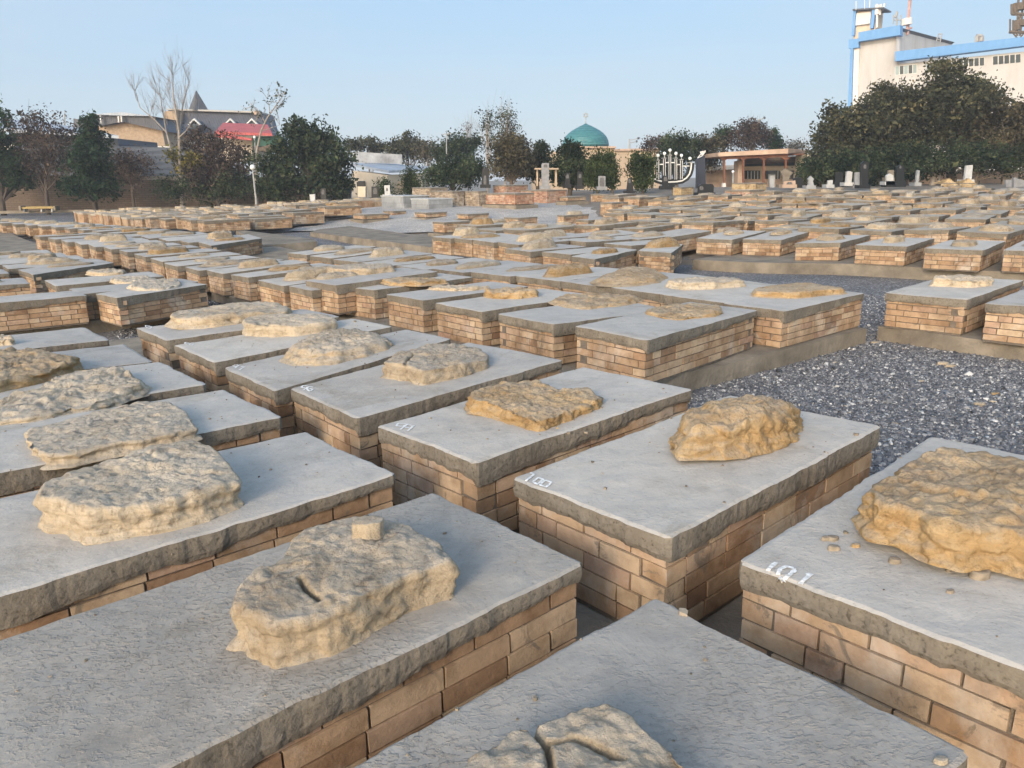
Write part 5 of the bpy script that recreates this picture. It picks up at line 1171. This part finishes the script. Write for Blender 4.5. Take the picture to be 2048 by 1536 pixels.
# black tiled pillar with a small lattice star emblem
pl=thingd('memorial_pillar',1402,385,50,'tall blue-black tiled pillar carrying a slanting white star emblem','pillar')
part('shaft',[(1395,318),(1410,311),(1412,384),(1394,384)],50,.45,M['bluegrey'],pl)
mb=MB()
for a,b_ in (((1395,316),(1402,308)),((1402,308),(1411,301)),((1398,315),(1405,311)),((1405,311),(1411,303)),((1400,304),(1405,310)),((1400,304),(1407,303)),((1407,303),(1405,310)),((1401,309),(1406,302)),((1401,309),(1408,308)),((1408,308),(1406,302)),((1395,316),(1398,315))): mb.tube(at(*a,49.8),at(*b_,49.8),.028,.028,5)
mb.build('star_emblem',M['frame'],pl)
# headstones and stelae
def headstone(px,D,mat,label,base=None,portrait=None,group='headstones beneath the trees',th=.16,name='headstone',bmat=None,lines=0):
    xs=[p[0] for p in px]; ys=[p[1] for p in px]; r=thingd(name,sum(xs)/len(xs),max(ys),D,label,'headstone',group); 
    part('stone_slab',px,D,th,mat,r)
    x0,x1,y0,y1=min(xs),max(xs),min(ys),max(ys); b_=base or (x0-3,y1-3,x1+3,y1+4)
    part('plinth',rect(*b_),D-.2,.6,bmat or mat,r)
    if portrait:
        cx_,cy_=portrait[0],portrait[1]; part('portrait',[(cx_-portrait[2],cy_),(cx_-portrait[2]*.6,cy_-portrait[3]),(cx_+portrait[2]*.6,cy_-portrait[3]),(cx_+portrait[2],cy_),(cx_+portrait[2]*.8,cy_+portrait[3]),(cx_-portrait[2]*.8,cy_+portrait[3])],D-.012,.01,M['portrait'],r)
    return r
W_=M['marbletop']; K=M['black']
headstone([(1083,330),(1085,326),(1098,326),(1098,374),(1083,374)],40,M['grey'],'tall plain grey granite stele above the mound',portrait=(1091,332,4,3))
headstone([(964,339),(966,336),(974,336),(978,339),(978,372),(963,372)],42,K,'tall black headstone with an etched standing figure, before the round brown tree',portrait=(970,360,3,9))
headstone([(1130,347),(1140,345),(1140,372),(1130,372)],42,K,'narrow black headstone among dark shrubs, next to the framed ones',portrait=(1135,353,3,4))
headstone([(1155,345),(1158,342),(1165,345),(1165,374),(1154,374)],42,K,'black headstone with pointed top between two thujas',portrait=(1160,352,3,4))
headstone([(1197,352),(1211,352),(1211,376),(1197,376)],42,M['grey'],'grey framed headstone like a small gate',portrait=(1204,364,5,9))
headstone([(1255,365),(1257,356),(1263,356),(1266,368),(1267,385),(1253,385)],40,K,'black obelisk-like headstone at the foot of the lone thuja',portrait=(1259,362,2.5,4))
headstone([(1325,353),(1328,351),(1336,353),(1337,375),(1325,375)],40,K,'black headstone standing right before the menorah',portrait=(1331,358,4,4))
headstone([(1397,372),(1403,368),(1425,368),(1428,372),(1427,388),(1396,388)],36,K,'wide black double headstone with two portraits below the pavilion',portrait=(1403,376,4,4))
headstone([(713,364),(729,363),(729,373),(714,373)],55,K,'small black headstone on a sandy pedestal in front of the shed',base=(716,373,731,394),bmat=M['cream'])
headstone([(743,373),(757,373),(757,398),(743,398)],48,K,'black portrait headstone beside the first small conifer',portrait=(750,382,4,6))
headstone([(768,371),(779,370),(781,392),(770,392)],46,W_,'pale slanted marble headstone on the long marble tomb',portrait=(774,379,2,3))
headstone([(619,389),(630,388),(630,407),(621,407)],50,W_,'white tapering headstone in front of the big dark trees')
headstone([(641,378),(651,376),(653,405),(641,405)],50,K,'tall black portrait headstone in front of the big dark trees',portrait=(646,384,3,5))
headstone([(1539,347),(1550,347),(1549,375),(1540,375)],44,M['marble'],'pale pillar monument with a dark hooded cap',base=(1538,342,1551,348),bmat=K)
headstone([(1561,343),(1571,337),(1587,345),(1580,352),(1576,372),(1565,372),(1566,352)],50,M['rim'],'grey conical shelter roof on a thick stem before the pavilion windows')
headstone([(1568,363),(1591,361),(1591,372),(1568,372)],44,M['fascia'],'low brick framed tablet with a white panel near the conical shelter',portrait=(1579,368,6,4))
headstone([(1587,357),(1597,354),(1606,357),(1606,372),(1587,372)],46,K,'black double headstone between the tablet and the urn-topped cone')
headstone([(1616,358),(1622,352),(1628,358),(1626,362),(1629,374),(1616,374),(1618,362)],42,M['marble'],'pale tapering monument with an urn top at the shrub edge')
headstone([(1656,361),(1666,360),(1665,372),(1656,372)],44,W_,'small plain white headstone by itself beside the shrubs')
headstone([(1694,344),(1698,342),(1705,344),(1703,368),(1692,368)],42,W_,'white wavy-topped marble headstone')
headstone([(1711,345),(1722,344),(1722,370),(1709,371)],42,M['marble'],'grey-white tapered stele next to the dark tall headstone')
headstone([(1722,328),(1728,322),(1738,326),(1736,372),(1722,373)],41,K,'dark tall headstone with a curved cap, highest of the far stones',portrait=(1730,333,3,4))
headstone([(1773,366),(1773,351),(1780,347),(1787,351),(1787,366)],42,W_,'cream arched headstone beside a black one')
headstone([(1794,334),(1801,330),(1809,334),(1808,366),(1792,366)],42,K,'black inscribed headstone rising from a curved black base',base=(1772,362,1812,374),portrait=(1801,334,2,3))
headstone([(1835,340),(1840,341),(1837,368),(1832,368)],43,M['marble'],'thin leaning grey post-like headstone')
headstone([(1933,331),(1946,330),(1943,362),(1929,362)],44,W_,'tall white worn slab behind the twin yellow tombs')
headstone([(2028,355),(2035,355),(2034,382),(2027,382)],38,M['grey'],'grey post headstone at the frame edge')
headstone([(2012,360),(2040,358),(2050,362),(2050,378),(2012,378)],42,M['grey'],'broad low grey monument at the frame edge behind the post')
headstone([(1671,345),(1686,344),(1686,368),(1671,368)],48,K,'very dark headstone half lost in the shrubs')
headstone([(1777,340),(1788,340),(1788,358),(1777,358)],47,M['rim'],'reddish grey slab hidden behind the cream arched headstone')
for cx_,D2 in ((1899,38),(1938,38)):
    r=thingd('stepped_finial',cx_,366,D2,'small stepped sandstone pyramid on the %s yellow tomb'%('first' if cx_<1910 else 'second'),'pyramid','stepped pyramids on the yellow tombs')
    for j,(w_,y_) in enumerate(((12,367),(8.5,364.5),(5,362),(2,359.5))): part('step',rect(cx_-w_,y_-2.7,cx_+w_,y_),D2+.1+j*.12,.9-j*.22,M['yellow'],r)
# lamps
def globe_lamp(x,yt,yb,D_,label,rad=.17,lean=0):
    r=thingd('globe_lamp_post',x,yb,D_,label,'lamp'); mb=MB(); a=at(x+lean,yb+4,D_); b_=at(x,yt+3,D_); mb.path([a,b_],[.07,.045],8); mb.build('pole',M['metal'],r)
    c=at(x,yt,D_); mb=MB(); mb.lathe(c,[(.001,-rad)]+[(rad*math.sin(t),-rad*math.cos(t)) for t in np.linspace(.25,2.9,9)]+[(.001,rad)],16); mb.build('globe',M['globe'],r,True)
globe_lamp(505,334.5,404,52.5,'leaning pale lamp post with one white globe beside the sparse tree',lean=8)
globe_lamp(1881,326,362,50,'thin lamp post with white globe and small second lamp near the twin tombs',.14,-3)
globe_lamp(1466,343.5,368,56,'small garden lamp with white globe inside the pavilion court',.1)
globe_lamp(509,274.5,300,80,'tiny globe lamp against the green metal wall',.14,2)
def street(x0,yb,yt,D_,arms,label):
    r=thingd('street_lamp',x0,yb,D_,label,'street lamp'); mb=MB(); mb.path([at(x0,yb,D_),at(x0,yt,D_)],[.12,.07],6); mb.build('pole',M['metal'],r)
    for (a,b_) in arms:
        mb=MB(); mb.path([at(x0,a[1],D_),at(*a,D_),at(*b_,D_)],[.05,.045,.04],5); o=mb.build('arm',M['metal'],r); mb=MB(); mb.tube(at(*b_,D_),at(b_[0]+(b_[0]-a[0])*.35,b_[1]+(b_[1]-a[1])*.3,D_),.16,.12,6); mb.build('lamp_head',M['roofdark'],o)
street(1259,302,278,100,[((1264,280),(1275,277)),((1264,285),(1272,283))],'thin double-armed street lamp behind the tan building')
street(129,268,228,95,[((129,226),(131,223)),((130,232),(132,231.5))],'tall street lamp with two dark heads above the long shed')
street(1517,262,240,85,[((1521,239),(1528,236))],'street lamp rising out of the reddish tree crown')
r=thingd('roof_antenna',893,312,70,'thin television aerial above the trees behind the shed','antenna'); mb=MB(); mb.path([at(893,312,70),at(893,266,70)],.05,5)
mb.path([at(884,269,70),at(904,267,70)],.025,4); mb.path([at(889,265,70),at(889,271,70)],.02,4); mb.path([at(897,264,70),at(897,270,70)],.02,4); mb.build('pole',M['metal'],r)
part('brick_wall',[(1600,345),(2250,338),(2250,375),(1600,375)],[58,52,52,58],.3,M['fascia'],None,label='brown earthen wall behind the headstones under the big trees',cat='wall')
cp=thingd('stone_canopy',1093,345,47,'small flat stone canopy behind the grey stele','canopy'); part('roof',rect(1070,336,1117,339),47,1.5,M['tanwall'],cp); part('post',rect(1073,339,1076,372),47.3,.3,M['tanwall'],cp); part('post',rect(1110,339,1114,372),47.3,.3,M['tanwall'],cp)
# ------------------------------------------------------------------ trees
TG='trees along the boundary wall'
tree('pine_tree','dark pine crown cut by the frame edge, beside the rusty tree',(5,415),58,[(0,250,22,35),(10,300,32,35),(20,345,42,30),(-40,330,50,60),(45,360,25,18)],'pine',5200,.26,'darkbark',.2,TG,clump=.32)
tree('rusty_tree','half-bare rusty brown tree between two dark pines',(95,412),58,[(75,260,42,35),(110,290,45,40),(55,300,30,35),(130,325,38,28),(85,335,40,22)],'rust',4200,.19,'darkbark',.16,TG,clump=.35,twigs=3,sparse=1)
tree('pine_tree','tall dark pine with a pointed top in front of the gabled house',(190,412),57,[(182,248,14,18),(180,280,26,22),(190,315,40,30),(190,350,52,28),(195,375,48,18),(140,385,20,10)],'pine',6500,.24,'darkbark',.2,TG,clump=.3)
tree('small_tree','small purple-brown tree with a forked trunk in front of the grey fence',(268,412),56,[(268,330,34,24),(265,352,30,14),(252,320,20,18)],'rust',2200,.15,'darkbark',.13,TG,clump=.33,twigs=3,sparse=1)
r=empty('bare_tree',(lambda p:(p[0],p[1],gz(p[0],p[1])))(at(366,412,57)),'tall bare tree with forked limbs and a few yellow-green leaf tufts','tree',TG); o0=np.array(r.location); mb=MB(); tips=[]
def seg(pts,r_): mb.path([np.array(at(x,y,57+(z or 0)))-o0 for x,y,z in pts],[a_*.72 for a_ in r_],7)
seg([(366,425,0),(362,360,0),(360,330,0),(358,260,0)],[.24,.2,.17,.13]); seg([(362,345,0),(345,310,.3),(333,265,.6)],[.15,.11,.08]); seg([(358,262,0),(348,200,-.3),(342,135,-.4)],[.12,.07,.015]); seg([(358,262,0),(366,210,.3),(378,160,.4)],[.1,.06,.015]); seg([(333,265,.6),(310,240,.8),(280,215,1),(268,170,1.1)],[.08,.06,.04,.015]); seg([(333,265,.6),(325,220,.4),(318,170,.3)],[.07,.045,.012]); seg([(358,275,0),(372,262,-.4),(386,240,-.6)],[.07,.045,.012])
for (x,y,z) in ((342,205,-.3),(348,170,-.3),(352,225,0),(345,150,-.4),(366,210,.3),(372,185,.3),(378,165,.4),(318,190,.3),(325,225,.4),(300,232,.8),(275,205,1),(270,182,1.1),(335,250,.5),(358,240,0),(380,245,-.6),(354,262,0),(340,180,-.3),(362,230,.2),(310,240,.8),(326,200,.4),(384,225,-.5)):
    for _ in range(4): branching(mb,np.array(at(x,y,57+z))-o0,np.array([float(rng.normal(0,.4)),float(rng.normal(0,.4)),1.]),float(rng.uniform(.6,1.3)),.013,2,.28,.3,tips)
mb.build('trunk',M['palebark'],r)
pt=[np.array(at(x,y,57))-o0+rng.normal(0,1,3)*np.array([.33,.3,.22]) for x,y in ((345,305),(348,318),(385,322),(392,330),(372,320),(360,336),(380,312)) for _ in range(110)]
leafmesh('crown',pt,.15,LM['yellow'],r)  # loose leaf tufts on the bare limbs, not a closed crown
tree('rusty_tree','wide dark reddish tree behind the bare tall one, below the red roof',(420,408),58,[(400,300,35,40),(440,310,42,38),(470,325,28,38),(410,350,45,28),(455,355,40,30),(380,345,25,25)],'rust',6500,.2,'darkbark',.18,TG,clump=.33,twigs=3)
tree('green_shrub','dark green shrub at the foot of the reddish trees',(440,410),56.5,[(420,385,50,16),(460,372,28,24),(350,380,30,22)],'dark',3200,.17,'darkbark',.1,TG,clump=.3,cat='shrub')
r=empty('sparse_tree',(lambda p:(p[0],p[1],gz(p[0],p[1])))(at(512,408,57)),'slender tree with a few dangling dark leaves beside the globe lamp','tree',TG); o0=np.array(r.location); mb=MB(); tips=[]
seg([(514,425,0),(512,350,0),(514,300,0),(522,262,0),(535,235,0),(560,200,0),(570,185,0)],[.19,.15,.12,.09,.07,.04,.015]); seg([(530,245,0),(520,225,.2),(505,212,.3)],[.06,.03,.012]); seg([(540,228,0),(538,208,.2),(535,198,.3)],[.05,.03,.012]); seg([(524,262,0),(545,255,.2),(560,250,.3)],[.05,.03,.012]); seg([(513,330,0),(500,305,.2),(492,300,.3)],[.05,.03,.012])
for (x,y) in ((505,212),(520,225),(535,198),(538,210),(560,200),(570,185),(555,215),(545,255),(560,250),(525,240),(515,218),(548,222),(562,192)):
    for _ in range(2): branching(mb,np.array(at(x,y,57))-o0,rng.normal(0,1,3)+np.array([0,0,.5]),.7,.02,1,.5,.2,tips)
mb.build('trunk',M['palebark'],r)
tp=np.array(tips); tp=tp[rng.integers(0,len(tp),190)]+rng.normal(0,.06,(190,3)); tp2=[np.array(at(x,y,57))-o0+rng.normal(0,1,3)*np.array([.28,.3,.3]) for x,y in ((500,312),(505,322),(512,315),(498,325)) for _ in range(60)]
leafmesh('crown',np.vstack([tp,tp2]),.12,LM['dark'],r)  # scattered leaves and small tufts, not a closed crown
tree('round_shrub','rounded bright green shrub beside the leaning lamp post',(530,408),56,[(532,345,26,25),(535,375,24,22)],'dark',2600,.17,'bark',.1,TG,clump=.3,cat='shrub')
tree('broad_tree','broad dark evergreen mass, tallest beside the shed',(620,410),56,[(592,262,25,28),(625,272,32,30),(600,300,48,38),(655,300,35,32),(610,345,58,40),(672,330,32,40),(680,370,22,26),(560,330,25,35),(640,375,55,22),(575,375,30,28)],'dark',15000,.22,'darkbark',.26,TG,clump=.26)
TB='trees behind the shed and the domed building'
tree('bushy_tree','low olive tree row seen just above the weathered corrugated sheets',(740,330),84,[(705,292,20,14),(735,290,20,12),(760,300,20,12)],'olive',1800,.26,group=TB)
tree('bushy_tree','yellowish green tree peaking above the shed roof',(820,330),80,[(818,285,22,18),(812,300,34,20),(790,300,22,14),(845,305,22,14)],'olive',3200,.24,group=TB,twigs=1)
tree('bare_brush','pale brownish half-bare trees between the yellowish one and the aerial',(850,330),78,[(850,300,26,20),(865,310,22,18)],'brown',1000,.2,'palebark',.12,TB,clump=.4,twigs=5,sparse=1)
tree('bushy_tree','dark tree mass behind the aerial',(905,340),74,[(905,290,24,20),(890,310,28,20),(930,305,28,22),(945,290,18,16)],'dark',4200,.22,group=TB)
tree('round_tree','dense dark green bush hanging over the low pale roof',(900,372),56,[(900,340,40,22),(880,355,32,18),(930,352,30,20),(945,335,24,22)],'dark',6000,.19,group=TB)
tree('bare_tree','grey leafless slender tree left of the poplars',(935,330),76,[(937,262,10,20),(940,285,14,20)],'rust',260,.12,'palebark',.1,TB,clump=.5,twigs=12,sparse=1)
tree('poplar_tree','first slender poplar with sparse leaves against the sky',(975,340),68,[(973,235,13,18),(975,260,16,18),(978,285,15,20)],'dark',520,.17,'palebark',.12,TB,clump=.35,twigs=4,sparse=1)
tree('poplar_tree','taller poplar with sparse leaves against the sky',(1010,340),68,[(1008,225,15,18),(1015,245,20,20),(1010,270,20,22),(1025,262,12,14)],'dark',900,.17,'palebark',.14,TB,clump=.33,twigs=4,sparse=1)
tree('round_tree','round brownish green tree with a short trunk above the mound',(1022,368),52,[(1020,290,22,22),(1025,315,38,28),(1010,335,30,18),(1045,335,22,18),(1022,300,30,22)],'brown',7500,.17,'bark',.16,TB,clump=.28)
tree('bushy_tree','small dark bush left of the stone canopy',(1075,345),54,[(1082,300,13,14),(1080,322,20,18),(1068,345,18,16)],'dark',2600,.17,group=TB)
tree('broad_tree','drooping dark green elm half covering the dome',(1140,372),50,[(1143,297,14,14),(1138,318,24,20),(1143,342,30,20),(1120,352,18,16),(1160,337,14,20),(1148,360,30,10)],'dark',8500,.16,'bark',.16,TB,clump=.26)
tree('thuja_tree','upright thuja with pointed sprays between the elm and the tan wall',(1195,376),47,[(1195,320,6,16),(1190,345,11,17),(1191,363,14,11)],'thuja',4200,.13,'bark',.08,TB,clump=.3,up=1.2,cat='thuja')
tree('thuja_tree','second upright thuja, its tips against the tan wall',(1225,378),46.5,[(1216,318,5,12),(1219,345,9,18),(1220,364,9,12)],'thuja',3600,.13,'bark',.08,TB,clump=.3,up=1.2,cat='thuja')
tree('thuja_tree','lone bushy thuja with brown inside, standing before the tan wall',(1285,382),44,[(1272,322,7,12),(1294,324,7,12),(1282,342,17,15),(1283,364,13,13)],'thuja',4800,.12,'bark',.08,TB,clump=.3,up=1.4,cat='thuja')
tree('small_conifer','small cone-shaped conifer between two headstones by the shed',(770,397),50,[(770,365,4,8),(768,378,10,12),(770,392,15,8)],'thuja',1700,.10,'bark',.05,TB,up=.5,cat='conifer')
tree('small_conifer','taller cone-shaped conifer at the shed corner',(821,388),50,[(822,345,6,9),(821,360,13,14),(820,377,19,12)],'thuja',2800,.10,'bark',.06,TB,up=.5,cat='conifer')
tree('rusty_tree','reddish tree behind the menorah lamps',(1305,330),70,[(1310,285,18,12),(1330,295,20,18),(1295,292,12,10)],'rust',1500,.17,group=TB,sparse=1,twigs=2)
tree('round_tree','rounded green tree right behind the menorah',(1355,350),64,[(1355,285,26,18),(1350,305,34,24),(1375,300,24,24),(1340,330,30,20)],'dark',5500,.18,group=TB)
tree('bushy_tree','brown tree between the menorah and the pavilion roof',(1405,350),66,[(1400,295,22,20),(1420,300,22,22),(1415,320,26,18)],'brown',3200,.18,group=TB,twigs=2)
tree('pine_tree','dark pine above the pavilion roof edge',(1450,330),78,[(1445,275,18,16),(1450,262,12,8),(1440,288,20,12)],'pine',2200,.2,group=TB)
tree('rusty_tree','russet tree rising in the middle above the pavilion',(1495,320),76,[(1495,258,26,18),(1490,280,40,20),(1520,270,18,16),(1510,250,12,8)],'rust',3600,.2,group=TB,twigs=3,sparse=1)
tree('pine_tree','second dark pine at the end of the pavilion roof',(1545,320),78,[(1545,275,12,12),(1540,288,20,12),(1555,290,12,10)],'pine',1800,.2,group=TB)
tree('bare_brush','thin bare bush on the horizon past the pavilion',(1580,310),90,[(1580,292,20,8),(1600,292,14,8)],'brown',500,.2,'palebark',.1,TB,clump=.5,twigs=6,sparse=1)
TR='big trees in front of the white building'
tree('broad_tree','big olive tree with loose leafy edge nearest the pavilion',(1690,366),54,[(1665,218,16,13),(1692,248,36,26),(1665,270,38,30),(1715,265,50,40),(1680,305,55,35),(1640,325,28,26),(1730,310,45,35)],'olive',14000,.20,'bark',.25,TR,clump=.27)
tree('broad_tree','highest olive tree covering the building middle',(1790,366),53,[(1772,178,20,12),(1750,212,32,24),(1800,212,44,32),(1770,250,60,42),(1830,250,55,42),(1790,300,65,38)],'olive',17000,.20,'bark',.28,TR,clump=.27)
tree('broad_tree','broad olive tree whose top overlaps the blue fascia',(1900,366),52,[(1880,135,20,12),(1915,135,20,11),(1890,172,38,24),(1945,178,28,22),(1900,215,65,42),(1960,220,45,40),(1920,270,70,40)],'olive',19000,.20,'bark',.3,TR,clump=.27)
tree('broad_tree','brownish olive tree with visible pale trunk at the frame edge',(2010,366),50,[(1985,228,34,22),(2030,240,38,24),(2070,250,50,60),(2000,265,50,35),(2040,290,50,35)],'brown',11000,.20,'palebark',.28,TR,clump=.28)
tree('dark_shrub','deep green shrub mass behind the headstones below the first olive tree',(1640,366),50,[(1640,345,38,20),(1690,335,45,26),(1720,350,40,16),(1612,350,14,16)],'dark',8000,.17,'bark',.1,TR,clump=.28,cat='shrub')
tree('dark_shrub','bright dark-green shrub in the middle under the highest tree',(1800,362),50,[(1790,320,48,22),(1830,315,40,22),(1810,338,60,14)],'dark',8500,.17,'bark',.1,TR,clump=.28,cat='shrub')
tree('dark_shrub','green shrub mass beside the tall white worn slab',(1950,360),49,[(1930,315,60,24),(1990,320,50,24),(2050,325,50,24),(1900,330,30,16)],'dark',9500,.17,'bark',.1,TR,clump=.28,cat='shrub')
for (x0,x1,w_) in ((1866,1872,8),(2015,2018,8)):
    D2=50; r=thingd('tree_trunk',x0,368,D2,'%s tree trunk showing below the crowns'%('leaning pinkish' if x0<1900 else 'dark upright'),'tree'); mb=MB(); mb.path([at(x0-2,372,D2),at(x1,335,D2),at(x1+4,290,D2)],[.2,.15,.12],8); mb.build('trunk',M['palebark' if x0<1900 else 'bark'],r)
# shift children of pixel-built things into their own frame
bpy.context.view_layer.update()
for e in [o for o in bpy.data.objects if o.type=='EMPTY' and o.name.split('.')[0] in ('office_building','domed_building','brick_shed','warehouse','gabled_house','large_house','red_roofed_house','park_bench','pavilion','menorah_monument','memorial_pillar','headstone','stepped_finial','globe_lamp_post','street_lamp','roof_antenna','stone_canopy','tree_trunk')]:
    for c in e.children: c.location=c.location-e.location
mb=MB(); mb.box((-190,-40,-6),(190,215,40)); hz=mb.build('haze',plain('haze_air',(1,1,1))); hz['kind']='stuff'
hm=hz.data.materials[0]; hm.name='haze_air'; nt=hm.node_tree; nt.nodes.clear(); o_=nt.nodes.new('ShaderNodeOutputMaterial'); v_=nt.nodes.new('ShaderNodeVolumePrincipled'); v_.inputs['Color'].default_value=(.86,.90,.96,1); v_.inputs['Density'].default_value=.0010; v_.inputs['Anisotropy'].default_value=.2; nt.links.new(v_.outputs[0],o_.inputs['Volume'])
print('objects',len(bpy.data.objects))
